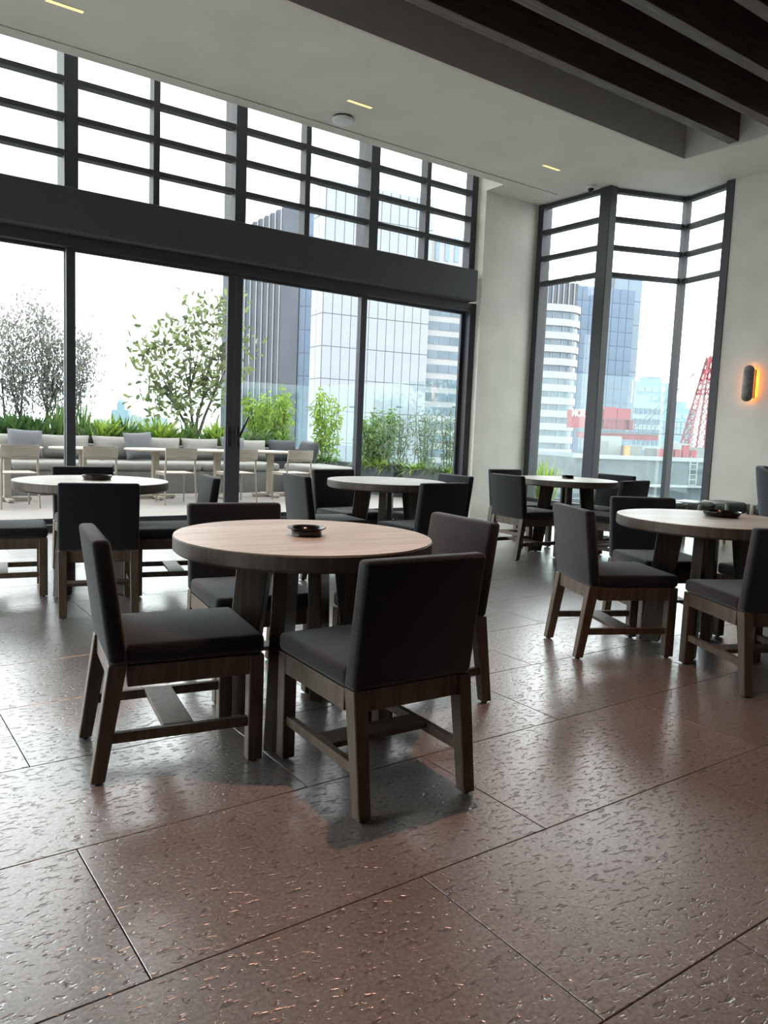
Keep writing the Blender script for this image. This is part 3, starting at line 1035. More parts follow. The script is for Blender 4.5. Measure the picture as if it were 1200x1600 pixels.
# --- terrace chairs and tables
def make_outdoor_chair():
    r = empty('terrace_chair')
    for s in (-1, 1):
        link('leg', MB().tube([(s * 0.225, -0.03, 0), (s * 0.212, 0.02, 0.45), (s * 0.205, -0.015, 0.80)], [0.013, 0.015, 0.013], 8).mesh('leg', M['taupe'], smooth=True), r)
        link('leg', MB().tube([(s * 0.205, 0.46, 0), (s * 0.20, 0.45, 0.43)], [0.012, 0.014], 8).mesh('leg', M['taupe'], smooth=True), r)
        link('side_rail', MB().bar((s * 0.207, 0.02, 0.42), (s * 0.207, 0.46, 0.42), 0.02, 0.025).mesh('side_rail', M['taupe']), r)
    mb = MB()
    n = 8
    for i in range(n):                                    # back panel, gently bowed
        a0, a1 = -1 + 2 * i / n, -1 + 2 * (i + 1) / n
        y0, y1 = -0.055 + 0.035 * a0 * a0, -0.055 + 0.035 * a1 * a1
        mb.hexa([(a0 * 0.225, y0, 0.655), (a1 * 0.225, y1, 0.655), (a1 * 0.225, y1 + 0.014, 0.655), (a0 * 0.225, y0 + 0.014, 0.655),
                 (a0 * 0.225, y0 - 0.012, 0.80), (a1 * 0.225, y1 - 0.012, 0.80), (a1 * 0.225, y1 + 0.002, 0.80), (a0 * 0.225, y0 + 0.002, 0.80)])
    link('back_panel', mb.mesh('back_panel', M['teak']), r)
    link('back_rail', MB().bar((-0.215, 0.002, 0.635), (0.215, 0.002, 0.635), 0.02, 0.022).mesh('back_rail', M['taupe']), r)
    sl = MB().box((-0.215, 0, 0), (0.215, 0.058, 0.016), bevel=0.003, seg=1).mesh('seat_slat', M['teak'])
    for k in range(7):
        link('seat_slat', sl, r, (0, 0.012 + k * 0.067, 0.434))
    return r


def make_outdoor_table():
    r = empty('terrace_table')
    link('table_top', MB().lathe([(0, 0.715), (0.43, 0.715), (0.45, 0.725), (0.45, 0.742), (0.445, 0.745), (0, 0.745)], 48).mesh('table_top', M['teak'], smooth=True), r)
    link('post', MB().box((-0.045, -0.045, 0.045), (0.045, 0.045, 0.715), bevel=0.004, seg=1).mesh('post', M['teak']), r)
    link('foot', MB().box((-0.30, -0.04, 0.012), (0.30, 0.04, 0.055), bevel=0.005, seg=1).mesh('foot', M['teak']), r)
    link('foot', MB().box((-0.04, -0.30, 0.010), (0.04, 0.30, 0.050), bevel=0.005, seg=1).mesh('foot', M['teak']), r)
    pd = MB().lathe([(0, 0), (0.02, 0), (0.02, 0.012), (0, 0.012)], 10).mesh('foot_pad', M['black'])
    for a, b in ((0.27, 0), (-0.27, 0), (0, 0.27), (0, -0.27)):
        link('foot_pad', pd, r, (a, b, 0))
    return r


WHERE = ['in front of the olive trees', 'behind the brown dish table', 'in front of the broad leaved tree', 'behind the door stiles with the lever', 'by the return end of the bench']
pc, pt = make_outdoor_chair(), make_outdoor_table()
for i, cx in enumerate((1.955, 2.93, 4.03, 4.98, 5.93)):
    o = pc if i == 0 else copy_tree(pc)
    o.location = (cx, 10.52, 0)
    o.rotation_euler = (0, 0, (0.03, 0, -0.04, 0.02, 0.05)[i])
    tag(o, 'bleached wood terrace chair %s' % WHERE[i], 'chair', 'terrace chairs')
    o = pt if i == 0 else copy_tree(pt)
    o.location = (cx + (0.02, 0.03, -0.02, 0.02, 0.0)[i], 11.50, 0)
    o.rotation_euler = (0, 0, 0.0)
    tag(o, 'round bleached wood terrace table %s' % WHERE[i], 'table', 'terrace tables')

# --- grey planter boxes on the side
BOXES = ((7.72, 12.55, 13.6, 'grey planter box with bamboo beside the bench end'), (8.02, 10.92, 12.15, 'grey planter box with bright ferns and a feathery bush'), (8.06, 9.35, 10.70, 'grey planter box with thin olive shrubs near the pier'))
for x0, y0, y1, lab in BOXES:
    p_ = empty('planter_box', (x0 + 0.25, (y0 + y1) / 2, 0))
    tag(p_, lab, 'planter', 'grey planter boxes')
    mb = MB().box((x0, y0, 0), (x0 + 0.03, y1, 0.52)).box((x0 + 0.47, y0, 0), (x0 + 0.5, y1, 0.52)).box((x0 + 0.03, y0, 0), (x0 + 0.47, y0 + 0.03, 0.52)).box((x0 + 0.03, y1 - 0.03, 0), (x0 + 0.47, y1, 0.52))
    mb.build('box', M['planter'], p_)
    MB().box((x0 + 0.03, y0 + 0.03, 0.30), (x0 + 0.47, y1 - 0.03, 0.47)).build('soil', M['soil'], p_)


# --- planting
def rnd(a, b):
    return random.uniform(a, b)


class Leaves:
    def __init__(self):
        self.v, self.f = [], []

    def leaf(self, p, d, length, width, fold=0.25, droop=0.0):
        p, d = Vector(p), Vector(d).normalized()
        ref = Vector((rnd(-1, 1), rnd(-1, 1), rnd(-1, 1)))
        s = d.cross(ref)
        if s.length < 1e-3:
            return
        s.normalize()
        u = s.cross(d)
        i = len(self.v)
        up_ = u * width * fold
        dr = Vector((0, 0, droop * length))
        self.v += [p, p + d * length * 0.28 + s * width * 0.42 + up_, p + d * length * 0.68 + s * width * 0.40 + up_ - dr * 0.4, p + d * length - dr,
                   p + d * length * 0.68 - s * width * 0.40 + up_ - dr * 0.4, p + d * length * 0.28 - s * width * 0.42 + up_]
        self.f += [(i, i + 1, i + 2, i + 3), (i, i + 3, i + 4, i + 5)]

    def blade(self, p, d, length, width, droop=0.3, n=4):
        p, d = Vector(p), Vector(d).normalized()
        s = d.cross(Vector((0, 0, 1)))
        s = s.normalized() if s.length > 1e-3 else Vector((math.cos(rnd(0, 6)), math.sin(rnd(0, 6)), 0))
        i0 = len(self.v)
        for k in range(n + 1):
            t = k / n
            c = p + d * length * t - Vector((0, 0, droop * length * t * t))
            wd = width * (1 - t) ** 0.6 * (0.55 + 0.9 * t * (1 - t) * 2) / 2
            self.v += [c - s * wd, c + s * wd]
        for k in range(n):
            a = i0 + 2 * k
            self.f.append((a, a + 1, a + 3, a + 2))

    def mesh(self, name, mat, org):
        o = Vector(org)
        me = bpy.data.meshes.new(name)
        me.from_pydata([v - o for v in self.v], [], self.f)
        me.materials.append(mat)
        return me


def rdir(up=0.0):
    v = Vector((rnd(-1, 1), rnd(-1, 1), rnd(-1, 1) + up))
    return v.normalized() if v.length > 1e-3 else Vector((0, 0, 1))


def branchy(base, tips, r0, bend=0.1, mains=4):
    """a few main stems from the foot, each forking to its own crown tips"""
    mb = MB()
    base = Vector(base)
    ts = sorted([Vector(t) for t in tips], key=lambda t: t.x)
    per = max(1, math.ceil(len(ts) / mains))
    for m in range(0, len(ts), per):
        grp = ts[m:m + per]
        cen = sum(grp, Vector()) / len(grp)
        fork = base.lerp(cen, 0.55)
        mid = base.lerp(fork, 0.5) + Vector((rnd(-bend, bend), rnd(-bend, bend), bend * 0.3))
        mb.tube([base, mid, fork], [r0, r0 * 0.8, r0 * 0.6], 7)
        for t in grp:
            k = fork.lerp(t, 0.5) + Vector((rnd(-bend, bend), rnd(-bend, bend), bend * 0.4))
            mb.tube([fork, k, t], [r0 * 0.5, r0 * 0.3, r0 * 0.12], 5)
    mb.smooth = True
    return mb


def tree(name, label, base, tips, r0, bark, mat, per_tip, spread, ll, lw, up=0.2, along=0):
    root = empty(name, base)
    tag(root, label, 'tree')
    branchy(base, tips, r0).build('trunk', bark, root)
    L = Leaves()
    b = Vector(base)
    for t in tips:
        t = Vector(t)
        for k in range(per_tip):
            p = t + Vector((random.gauss(0, spread), random.gauss(0, spread), random.gauss(0, spread * 1.1)))
            L.leaf(p, rdir(up), ll * rnd(0.7, 1.2), lw * rnd(0.8, 1.2))
        for k in range(along):
            p = b.lerp(t, rnd(0.45, 1.0)) + Vector((random.gauss(0, spread * 0.7), random.gauss(0, spread * 0.7), random.gauss(0, spread * 0.6)))
            L.leaf(p, rdir(up), ll * rnd(0.7, 1.2), lw * rnd(0.8, 1.2))
    o = link('foliage', L.mesh('foliage', mat, base), root)
    tag(o, kind='stuff')
    return root


YP = 14.0
# broad leaved tree: crown points read off the photograph on the planter's plane
tips = []
for px_, py_ in ((345, 478), (332, 492), (303, 488), (318, 500), (290, 505), (275, 520), (255, 530), (240, 545), (228, 545), (226, 565), (240, 580), (262, 560), (285, 545), (300, 535), (320, 540),
                 (340, 520), (350, 545), (330, 565), (308, 570), (285, 580), (262, 600), (245, 610), (238, 625), (270, 622), (295, 605), (320, 600), (345, 590), (352, 615), (330, 625), (310, 615),
                 (372, 535), (378, 550), (368, 575), (280, 640), (265, 632), (350, 500), (360, 490)):
    tips.append(on_y(px_, py_, YP + rnd(-0.35, 0.35)))
tree('broadleaf_tree', 'multi stemmed tree with broad grey green leaves in the planter', tuple(on_y(305, 694, YP)), tips, 0.035, M['bark'], M['leaf_magnolia'], 27, 0.17, 0.165, 0.075, 0.35, 3)
# olive trees at the end
for cx0, pts in ((30, ((5, 520), (14, 500), (22, 515), (30, 540), (8, 550), (20, 565), (40, 555), (2, 580), (28, 590), (45, 580), (12, 605), (35, 615), (-20, 530), (-15, 570), (-30, 600), (38, 505))),
                 (75, ((57, 490), (66, 486), (70, 505), (55, 520), (80, 525), (88, 530), (62, 545), (75, 550), (90, 555), (98, 560), (50, 570), (68, 580), (85, 585), (100, 590), (58, 605), (78, 612), (95, 615))),
                 (122, ((128, 535), (118, 545), (132, 550), (124, 565), (133, 575), (116, 580), (126, 595), (120, 610), (112, 560)))):
    tp = [on_y(a, b_, YP + rnd(-0.3, 0.4)) for a, b_ in pts]
    tree('olive_tree', {30: 'grey olive tree with fine leaves and a spreading crown', 75: 'tallest grey olive tree with spiky tops above the bench', 122: 'slim olive tree next to the door post'}[cx0],
         tuple(on_y(cx0, 692, YP)), tp, 0.026 if cx0 < 100 else 0.016, M['bark_dark'], M['leaf_olive'], 120, 0.145, 0.075, 0.028, 0.9, 45)


def bamboo(label, base, stems, h, spread, mat, n, ll=0.12, lw=0.03):
    root = empty('bamboo_clump', base)
    tag(root, label, 'plant')
    b = Vector(base)
    mb, L = MB(), Leaves()
    for k in range(stems):
        a = rnd(0, 6.28)
        top = b + Vector((math.cos(a) * spread, math.sin(a) * spread * 0.7, h * rnd(0.7, 1.0)))
        foot = b + Vector((math.cos(a) * spread * 0.4, math.sin(a) * spread * 0.4, 0))
        mb.tube([foot, foot.lerp(top, 0.5) + Vector((0, 0, 0.05)), top], [0.010, 0.008, 0.004], 5)
        for j in range(n):
            t = rnd(0.2, 1.0)
            p = foot.lerp(top, t) + Vector((random.gauss(0, 0.07), random.gauss(0, 0.07), random.gauss(0, 0.05)))
            d = rdir(-0.2)
            L.leaf(p, d, ll * rnd(0.6, 1.2), lw, 0.2, 0.3)
    mb.smooth = True
    mb.build('stems', M['leaf_mid'], root)
    tag(link('foliage', L.mesh('foliage', mat, base), root), kind='stuff')


bamboo('bright green bamboo clump behind the lever handle', tuple(on_y(412, 694, YP)), 10, 1.05, 0.42, M['leaf_bright'], 80, 0.15, 0.04)
bamboo('pale arching bamboo at the end of the long planter', tuple(on_y(437, 694, YP)), 5, 1.15, 0.14, M['leaf_bright'], 70, 0.14, 0.03)
bamboo('tall slim bamboo beside the door leaf joint', (7.97, 13.05, 0.46), 6, 1.45, 0.24, M['leaf_bright'], 120, 0.13, 0.034)
bamboo('feathery bush with a yellow bloom beside the slim bamboo', (8.20, 11.75, 0.46), 11, 1.10, 0.34, M['leaf_mid'], 170, 0.12, 0.03)
bamboo('thin silvery olive shrub over the bright ferns', (8.20, 11.10, 0.46), 6, 1.05, 0.28, M['leaf_pale'], 85, 0.08, 0.024)
bamboo('airy silvery shrub in the planter near the pier', (8.24, 10.30, 0.46), 6, 1.10, 0.30, M['leaf_pale'], 90, 0.08, 0.024)
bamboo('slender silvery shrub right beside the pier', (8.24, 9.70, 0.46), 5, 1.15, 0.20, M['leaf_pale'], 85, 0.08, 0.024)


def tuft(name, label, base, n, length, width, mat, up=1.0, droop=0.35, group=None, category='plant', rad=0.08):
    L = Leaves()
    b = Vector(base)
    for k in range(n):
        a = rnd(0, 6.28)
        d = Vector((math.cos(a), math.sin(a), up * rnd(0.4, 1.3)))
        L.blade(b + Vector((rnd(-rad, rad), rnd(-rad, rad), 0)), d, length * rnd(0.6, 1.1), width * rnd(0.7, 1.2), droop * rnd(0.4, 1.3))
    o = link(name, L.mesh(name, mat, base), None, base)
    return tag(o, label, category, group)


LOW = [  # px of the plant's foot along the planter, kind
    (-8, 'dark'), (10, 'fern'), (22, 'dark'), (38, 'dark'), (58, 'dark'), (72, 'fern'), (88, 'sword'), (97, 'sword'), (128, 'sword'), (138, 'pale'), (150, 'fern'), (162, 'bright'), (172, 'bright'),
    (184, 'pale'), (198, 'dark'), (212, 'fern'), (226, 'fern'), (240, 'bright'), (254, 'bright'), (266, 'fern'), (280, 'fern'), (294, 'sword2'), (322, 'fern'), (338, 'bright'), (350, 'fern'),
    (380, 'fern'), (394, 'pale'), (408, 'fern'), (424, 'fern'), (440, 'fern')]
for px_, kd in LOW:
    for rowk in (0, 1):
        yy = 13.74 + 0.42 * rowk + rnd(-0.05, 0.05)
        q = on_y(px_ + rnd(-3, 3), 690, yy)
        base = (q.x, yy, 0.70)
        spot = 'under the olive trees' if px_ < 110 else 'between olive and broad leaved trees' if px_ < 218 else 'under the broad leaved tree' if px_ < 365 else 'under the bamboo'
        spot += ', ' + ('back row by the glass screen' if rowk else 'front row behind the bench')
        if kd == 'dark':
            tuft('leafy_shrub', 'dark green leafy shrub ' + spot, base, 64, 0.72, 0.085, M['leaf_dark'], 2.0, 0.3, 'dark shrubs ' + spot)
        elif kd == 'fern':
            tuft('fern', 'mid green fern ' + spot, base, 80, 0.60, 0.055, M['leaf_mid'], 1.5, 0.4, 'ferns ' + spot)
        elif kd == 'bright':
            tuft('philodendron', 'bright yellow green plant ' + spot, base, 60, 0.78, 0.09, M['leaf_bright'], 1.8, 0.35, 'bright plants ' + spot)
        elif kd == 'pale':
            tuft('silver_bush', 'pale silvery green bush ' + spot, base, 80, 0.58, 0.06, M['leaf_pale'], 1.5, 0.35, 'silvery bushes ' + spot)
        else:
            tuft('sword_plant', 'upright sword leaved plant ' + spot, base, 26, 0.80 if kd == 'sword' else 0.6, 0.05, M['leaf_mid'], 4.5, 0.03, 'sword plants ' + spot)
for k, (bx, by, kd) in enumerate(((8.12, 11.95, 'b'), (8.16, 11.72, 'b'), (8.12, 11.45, 'b'), (8.16, 11.2, 'b'), (8.14, 11.0, 'p'), (8.20, 10.55, 'b'), (8.2, 10.3, 'b'), (8.22, 10.02, 'p'), (8.2, 9.75, 'p'), (8.2, 9.5, 'b'), (7.9, 12.75, 'm'), (7.88, 13.1, 'm'))):
    tuft('fern', {'b': 'bright lime fern in a grey planter box', 'p': 'pale trailing fern in a grey planter box', 'm': 'mid green fern at the foot of the slim bamboo'}[kd], (bx, by, 0.47), 110, 0.46, 0.045,
         M[{'b': 'leaf_bright', 'p': 'leaf_pale', 'm': 'leaf_mid'}[kd]], 0.9, 0.5, {'b': 'lime ferns in the planter boxes', 'p': 'pale ferns in the planter boxes', 'm': 'ferns under the slim bamboo'}[kd])
tuft('philodendron', 'bright green plant just outside the bay window', (9.22, 8.50, 0.0), 70, 0.95, 0.075, M['leaf_bright'], 6.0, 0.2)


# ================================================================== THE CITY BEYOND
M.update(
    ground=plain('hazy_ground', (0.19, 0.205, 0.21), 0.95, var=0.15, scale=0.02),  # ground tone with distance haze put into the colour
    white_panel=plain('white_cladding', (0.205, 0.22, 0.245), 0.5, var=0.05, scale=0.3),
    joint=plain('cladding_joint', (0.095, 0.105, 0.12), 0.7, scale=0.3),
    dark_tower=plain('dark_tower_glass', (0.038, 0.046, 0.062), 0.35, var=0.25, scale=0.2),
    blue_glass=plain('blue_tower_glass', (0.06, 0.10, 0.155), 0.3, var=0.18, scale=0.15),
    blue_pale=plain('pale_blue_cladding', (0.12, 0.16, 0.205), 0.4, var=0.08, scale=0.2),
    band_white=plain('white_band', (0.235, 0.235, 0.24), 0.6, var=0.03, scale=0.2),
    band_glass=plain('band_window_glass', (0.07, 0.105, 0.135), 0.25, var=0.25, scale=0.25),
    fin=plain('white_fin', (0.23, 0.245, 0.26), 0.5, var=0.02),
    haze_blue=plain('distance_haze_blue', (0.165, 0.225, 0.265), 0.8, var=0.06, scale=0.05),  # aerial haze put into the base colour
    haze_pale=plain('distance_haze_pale', (0.22, 0.255, 0.27), 0.8, var=0.06, scale=0.05),  # paled base colour stands in for aerial haze
    concrete=plain('concrete', (0.14, 0.14, 0.136), 0.8, var=0.15, scale=0.4),
    concrete_dark=plain('weathered_wall', (0.055, 0.068, 0.078), 0.8, var=0.35, scale=0.5),
    cap=plain('pale_coping', (0.215, 0.22, 0.22), 0.7, var=0.06),
    crane_red=plain('crane_red', (0.20, 0.022, 0.034), 0.5, var=0.12, scale=1.0),
    crane_white=plain('crane_lettering', (0.5, 0.5, 0.5), 0.5, var=0.0),
    steel_dark=plain('dark_steel', (0.06, 0.07, 0.08), 0.5),
    hoarding=plain('orange_hoarding', (0.42, 0.17, 0.05), 0.6),
)
g = MB().box((-1500, -500, -62), (2500, 2500, -60))
structure('floor_city', g, M['ground'], 'hazy city ground far below the terrace', 'ground')


def plan(px, dist):
    q = at_depth(px, 672, dist)
    return Vector((q.x, q.y, 0))


def z_at(px, py, dist):
    return at_depth(px, py, dist).z


ZB = -60.0


class Facade:
    """front of a building between two directions; local x runs along it, local y goes back"""

    def __init__(self, name, label, pl_, dl, pr, dr, category='building'):
        a, b = plan(pl_, dl), plan(pr, dr)
        self.w = (b - a).length
        ang = math.atan2(b.y - a.y, b.x - a.x)
        self.root = empty(name, (a.x, a.y, ZB), ang)
        tag(self.root, label, category)

    def part(self, name, lo, hi, mat):
        mb = MB().box((lo[0], lo[1], lo[2] - ZB), (hi[0], hi[1], hi[2] - ZB))
        return link(name, mb.mesh(name, mat), self.root)

    def grid(self, name, x0, x1, z0, z1, nc, nr, gap, mat, y=-0.12, th=0.12, side=False):
        cw, ch = (x1 - x0) / nc, (z1 - z0) / nr
        if side:
            me = MB().box((0, gap / 2, gap / 2), (th, cw - gap / 2, ch - gap / 2)).mesh(name, mat)
        else:
            me = MB().box((gap / 2, 0, gap / 2), (cw - gap / 2, th, ch - gap / 2)).mesh(name, mat)
        for i in range(nc):
            for j in range(nr):
                loc = (y, x0 + i * cw, z0 + j * ch - ZB) if side else (x0 + i * cw, y, z0 + j * ch - ZB)
                link(name, me, self.root, loc)


# white panelled tower
B = Facade('panelled_tower', 'tall white tower clad in plain rectangular panels', 498.5, 165, 662, 176.5)
zt = z_at(500, 291, 165)
B.part('core', (0, 0, ZB), (B.w, 6.4, zt - 0.3), M['joint'])
B.grid('panel', 0, B.w, zt - 6.75 * 10, zt, 12, 10, 0.16, M['white_panel'])
B.grid('side_panel', 0, 6.4, zt - 6.75 * 10, zt, 2, 10, 0.16, M['white_panel'], -0.12, 0.12, True)
# dark tower with white fins
B = Facade('finned_tower', 'dark tower with bright vertical fins and a stepped top', 340, 214, 461, 210)
zt = z_at(445, 329, 210)
for k in range(12):
    x0 = B.w - 5.2 - 1.62 * (k + 1)
    top = zt - 0.75 * (k + 1) - 0.4
    if x0 < -0.5:
        break
    B.part('bay', (x0, 0, ZB), (x0 + 1.62, 12, top), M['dark_tower'])
    B.part('fin', (x0 + 1.44, -0.5, ZB), (x0 + 1.66, 0.0, top + 0.3), M['fin'])
B.part('blank_bay', (B.w - 5.2, -0.2, ZB), (B.w, 12, zt), M['dark_tower'])
zw = z_at(470, 340, 210)
B.part('wing_core', (B.w + 0.02, 0.4, ZB), (B.w + 3.7, 10, zw - 0.3), M['joint'])
B.grid('wing_panel', B.w + 0.02, B.w + 3.7, -28, zw, 2, 14, 0.14, M['blue_glass'], 0.28)
# banded block next to it
B = Facade('banded_block', 'white block with grey blue ribbon windows beside the pier', 661.5, 178.5, 796, 186)
zt = z_at(690, 376, 180)
B.part('body', (0, 0, ZB), (B.w, 20, zt), M['band_white'])
zb0 = z_at(680, 484, 180)
for j in range(13):
    z1 = zb0 - 3.2 * j
    for i in range(7):
        B.part('window', (0.1 + i * 2.72, -0.1, z1 - 1.85), (0.1 + i * 2.72 + 2.62, 0.2, z1), M['band_glass'])
for i in range(6):
    B.part('louvre', (0.9 + i * 2.35, -0.15, zt - 5.6), (0.9 + i * 2.35 + 0.95, 0.3, zt - 0.4), M['haze_blue'])

# rounded ribbon building seen through the bay
a, b_ = plan(800, 188), plan(899, 190)
ang = math.atan2(b_.y - a.y, b_.x - a.x)
wd = (b_ - a).length
RB = empty('rounded_block', (a.x, a.y, ZB), ang)
tag(RB, 'white building with rounded corner and ribbon windows', 'building')
ztop = z_at(850, 479, 189)


def round_poly(w_, r, dp, inset):
    pts = [(0, inset), (w_ - r, inset)]
    for k in range(1, 11):
        t = math.pi / 2 * k / 10
        pts.append((w_ - r + (r + 1.2 - inset) * math.sin(t), r - (r - inset) * math.cos(t)))
    pts += [(w_ + 1.2 - inset, dp), (0, dp)]
    return pts


link('window_core', MB().prism(round_poly(wd, 5.5, 18, 0.5), 0, ztop - ZB - 0.5).mesh('window_core', M['band_glass']), RB)
sp_me = MB().prism(round_poly(wd, 5.5, 18, 0.0), 0, 1.65).mesh('spandrel', M['band_white'])
for j in range(15):
    o = link('spandrel', sp_me, RB, (0, 0, ztop - ZB - 1.65 - 3.12 * j + (0 if j else 0.3)))
mul_me = MB().box((0, 0, 0), (0.12, 0.25, 1.47)).mesh('mullion', M['band_white'])
for j in range(14):
    for i in range(6):
        link('mullion', mul_me, RB, (0.8 + i * 2.6, 0.3, ztop - ZB - 3.12 - 3.12 * j))

# blue glass tower, pale slab and finned top behind it
B = Facade('blue_tower', 'tall blue glass tower behind the rounded white building', 872, 226, 977, 232)
zt = z_at(930, 452, 228)
B.part('core', (0, 0, ZB), (B.w, 10, zt - 0.3), M['joint'])
B.grid('glass_panel', 0, B.w, zt - 4.1 * 15, zt, 9, 15, 0.13, M['blue_glass'])
for i in range(10):
    B.part('crown_strut', (1.6 + i * 0.95, -0.1, zt), (1.72 + i * 0.95, 0.1, zt + 2.6), M['blue_pale'])
B.part('crown_rail', (1.4, -0.15, zt + 2.5), (11.0, 0.15, zt + 2.75), M['blue_pale'])
B.part('crown_rail', (1.4, -0.15, zt + 1.1), (11.0, 0.15, zt + 1.3), M['blue_pale'])
B = Facade('slab_tower', 'pale blue slab tower rising beside the blue glass tower', 944, 238, 987, 240)
zt = z_at(970, 438, 239)
B.part('core', (0, 0, ZB), (B.w, 8, zt - 0.2), M['joint'])
B.grid('cladding_panel', 0, B.w, zt - 7 * 9, zt, 2, 9, 0.14, M['blue_pale'])
B = Facade('finned_block', 'dark finned block showing above the rounded white building', 838, 213, 889, 215)
zt = z_at(865, 437, 207)
B.part('body', (0, 0, ZB), (B.w, 8, zt), M['dark_tower'])
for i in range(6):
    B.part('fin', (0.6 + i * 1.55, -0.45, ZB), (0.82 + i * 1.55, 0, zt + 0.3), M['fin'])

# far towers
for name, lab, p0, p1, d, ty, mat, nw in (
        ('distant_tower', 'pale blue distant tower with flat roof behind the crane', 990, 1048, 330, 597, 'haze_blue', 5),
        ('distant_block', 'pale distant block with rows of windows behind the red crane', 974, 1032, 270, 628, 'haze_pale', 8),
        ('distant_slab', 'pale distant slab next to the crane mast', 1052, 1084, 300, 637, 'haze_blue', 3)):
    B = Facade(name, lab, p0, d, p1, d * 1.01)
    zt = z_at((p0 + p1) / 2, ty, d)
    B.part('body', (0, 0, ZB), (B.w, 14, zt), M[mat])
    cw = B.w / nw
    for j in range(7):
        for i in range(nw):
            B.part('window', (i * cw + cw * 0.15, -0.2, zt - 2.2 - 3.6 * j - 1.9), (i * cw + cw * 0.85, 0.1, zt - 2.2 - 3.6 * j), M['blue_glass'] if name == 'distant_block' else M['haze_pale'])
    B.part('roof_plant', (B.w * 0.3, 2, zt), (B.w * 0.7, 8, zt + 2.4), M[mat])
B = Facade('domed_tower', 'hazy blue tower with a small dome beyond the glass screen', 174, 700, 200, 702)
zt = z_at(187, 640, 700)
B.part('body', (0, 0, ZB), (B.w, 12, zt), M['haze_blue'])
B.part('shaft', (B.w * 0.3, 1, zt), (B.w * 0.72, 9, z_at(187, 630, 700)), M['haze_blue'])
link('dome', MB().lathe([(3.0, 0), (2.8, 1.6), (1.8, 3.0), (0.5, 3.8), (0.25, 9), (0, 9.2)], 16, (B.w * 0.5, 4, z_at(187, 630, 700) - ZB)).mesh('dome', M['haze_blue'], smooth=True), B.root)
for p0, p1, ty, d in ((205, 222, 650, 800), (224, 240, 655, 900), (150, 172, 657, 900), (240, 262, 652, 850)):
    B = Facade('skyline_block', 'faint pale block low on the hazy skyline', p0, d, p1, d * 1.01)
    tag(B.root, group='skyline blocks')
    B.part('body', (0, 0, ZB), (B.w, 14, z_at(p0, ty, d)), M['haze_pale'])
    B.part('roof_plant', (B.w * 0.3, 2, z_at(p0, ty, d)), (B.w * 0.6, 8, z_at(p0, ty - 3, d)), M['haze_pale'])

# rooftop of the neighbouring building
B = Facade('neighbour_roof', 'weathered neighbouring building with pale coping and rooftop huts', 902, 84, 1150, 88)
zt = z_at(1000, 719, 85)
B.part('wall', (0, 0, ZB), (B.w, 26, zt), M['concrete_dark'])
B.part('coping', (-0.1, -0.35, zt), (B.w, 0.5, zt + 0.42), M['cap'])
B.part('lower_ledge', (0, -0.6, z_at(1000, 757, 85) - 0.25), (B.w, 0.0, z_at(1000, 757, 85)), M['cap'])
for x0, x1, hh, dy, mt in ((2.4, 4.6, 1.9, 1.5, 'concrete'), (4.7, 7.0, 2.5, 3.0, 'cap'), (7.1, 8.6, 1.5, 1.2, 'concrete'), (10.5, 13.0, 1.3, 2.0, 'concrete'), (13.2, 15.5, 2.0, 3.0, 'cap')):
    B.part('roof_hut', (x0, dy, zt), (x1, dy + 2, zt + hh), M[mt])
B.part('hoarding', (6.2, 0.6, zt + 0.42), (6.75, 1.0, zt + 1.5), M['hoarding'])
for k in range(5):
    B.part('red_frame', (10.4 + k * 1.0, 0.7, zt + 0.42), (11.1 + k * 1.0, 1.1, zt + 1.3 + 0.5 * (k % 2)), M['crane_red'])
# ladder on its wall
lad = Facade('ladder', 'pale metal ladder fixed on the weathered wall', 1083, 82.6, 1095, 82.8, 'ladder')
z0, z1 = z_at(1088, 762, 83), z_at(1088, 714, 83)
for xx in (0, lad.w - 0.09):
    lad.part('rail', (xx, 0, z0), (xx + 0.09, 0.09, z1), M['cap'])
for k in range(6):
    zz = z0 + (z1 - z0) * (k + 0.5) / 6
    lad.part('rung', (0.09, 0.02, zz - 0.035), (lad.w - 0.09, 0.07, zz + 0.035), M['cap'])

# tower crane
C = Facade('tower_crane', 'red tower crane with counterweights and a lattice mast', 889, 96, 1100, 98, 'crane')
k_ = C.w / (1100 - 889)


def cx(px):
    return (px - 889) * k_


zc = lambda py: z_at(960, py, 97) + 0.0
C.part('counterweight', (0.05, -0.6, zc(671)), (cx(932), 1.2, zc(643)), M['crane_red'])
for i in range(2):
    C.part('counterweight', (cx(938) + i * 1.75, -0.6, zc(671)), (cx(938) + i * 1.75 + 1.7, 1.2, zc(637) - 0.1 * i), M['crane_red'])
C.part('counterweight', (cx(971), -0.6, zc(671)), (cx(984), 1.2, zc(655)), M['crane_red'])
C.part('counter_jib', (cx(905), -0.4, zc(686)), (cx(1027), 1.0, zc(677)), M['crane_red'])
C.part('walkway', (cx(895), -0.8, zc(676)), (cx(1078), -0.3, zc(674)), M['steel_dark'])
hr = MB()
for i in range(24):
    x = cx(925) + i * (cx(1078) - cx(925)) / 23
    hr.box((x - 0.025, -0.8, zc(675) - ZB), (x + 0.025, -0.75, zc(655) - ZB))
hr.box((cx(925), -0.8, zc(655.8) - ZB), (cx(1078), -0.75, zc(655) - ZB))
hr.box((cx(925), -0.8, zc(665.5) - ZB), (cx(1078), -0.75, zc(665) - ZB))
link('handrail', hr.mesh('handrail', M['steel_dark']), C.root)
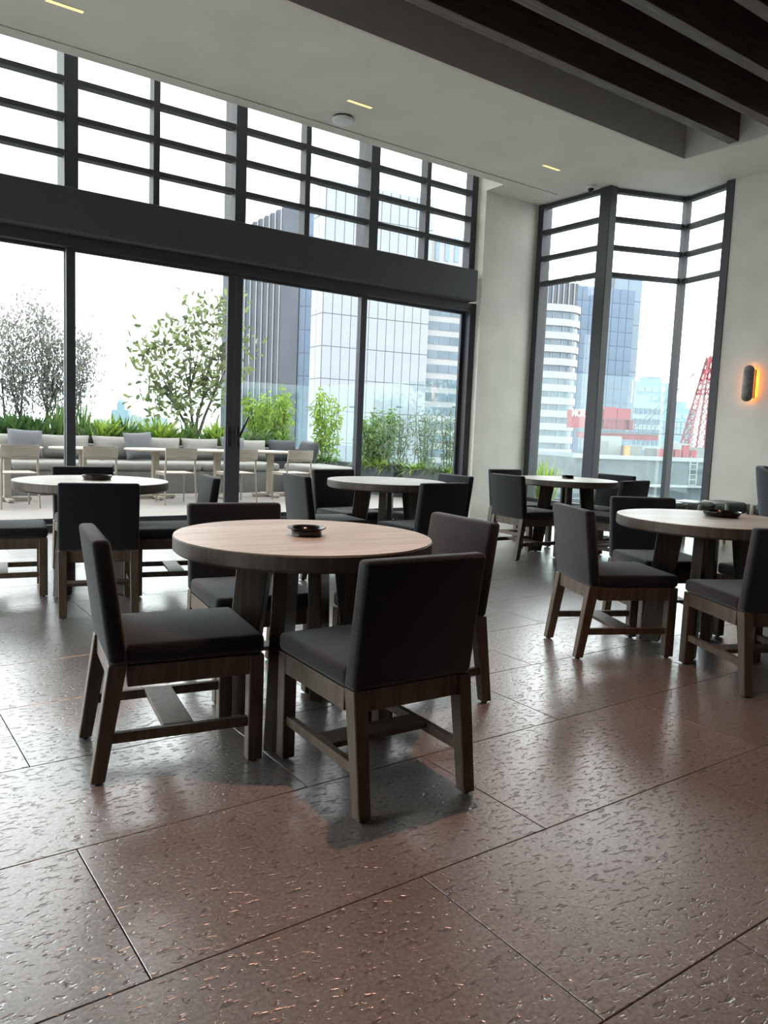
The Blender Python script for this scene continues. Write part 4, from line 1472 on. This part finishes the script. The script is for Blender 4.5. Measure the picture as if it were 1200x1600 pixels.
# lattice mast leaning to its head
mast = MB()
P0 = [Vector((cx(1076), 0, zc(694) - ZB)), Vector((cx(1103), 0, zc(694) - ZB)), Vector((cx(1103), 2.0, zc(694) - ZB)), Vector((cx(1076), 2.0, zc(694) - ZB))]
P1 = [Vector((cx(1103), 0.6, zc(551) - ZB)), Vector((cx(1109), 0.6, zc(548) - ZB)), Vector((cx(1109), 1.2, zc(548) - ZB)), Vector((cx(1103), 1.2, zc(551) - ZB))]
for i in range(4):
    mast.bar(P0[i], P1[i], 0.20, 0.20)
for j in range(9):
    for i in range(4):
        a0, b0 = P0[i].lerp(P1[i], j / 9), P0[(i + 1) % 4].lerp(P1[(i + 1) % 4], j / 9)
        b1 = P0[(i + 1) % 4].lerp(P1[(i + 1) % 4], (j + 1) / 9)
        a1 = P0[i].lerp(P1[i], (j + 1) / 9)
        mast.bar(a0, b1, 0.09, 0.09)
        mast.bar(b0, a1, 0.09, 0.09)
        mast.bar(a0, b0, 0.10, 0.10)
link('mast', mast.mesh('mast', M['crane_red']), C.root)
C.part('slew_base', (cx(1060), -0.5, zc(712)), (cx(1112), 2.5, zc(694)), M['concrete'])
for (x0, y0), (x1, y1) in (((1104, 552), (1012, 655)), ((1106, 556), (1020, 662)), ((1105, 556), (985, 674))):
    link('cable', MB().tube([(cx(x0), 0.8, zc(y0) - ZB), (cx(x1), 0.4, zc(y1) - ZB)], 0.05, 5).mesh('cable', M['steel_dark']), C.root)
cu = bpy.data.curves.new('lettering', 'FONT')
cu.body = 'MOR'
cu.size = 1.25
cu.extrude = 0.03
cu.offset = 0.025
tmp = bpy.data.objects.new('tmp_text', cu)
COL.objects.link(tmp)
bpy.context.view_layer.update()
dg = bpy.context.evaluated_depsgraph_get()
me = bpy.data.meshes.new_from_object(tmp.evaluated_get(dg))
bpy.data.objects.remove(tmp, do_unlink=True)
me.materials.clear()
me.materials.append(M['crane_white'])
wt = max(v.co.x for v in me.vertices)
ht = max(v.co.y for v in me.vertices)
sc_ = (cx(909.5) - cx(889)) / wt
for v in me.vertices:
    v.co.x *= sc_
    v.co.y *= (zc(642) - zc(653.5)) / ht
link('lettering', me, C.root, (cx(889), -0.66, zc(653.5) - ZB), (math.pi / 2, 0, 0))
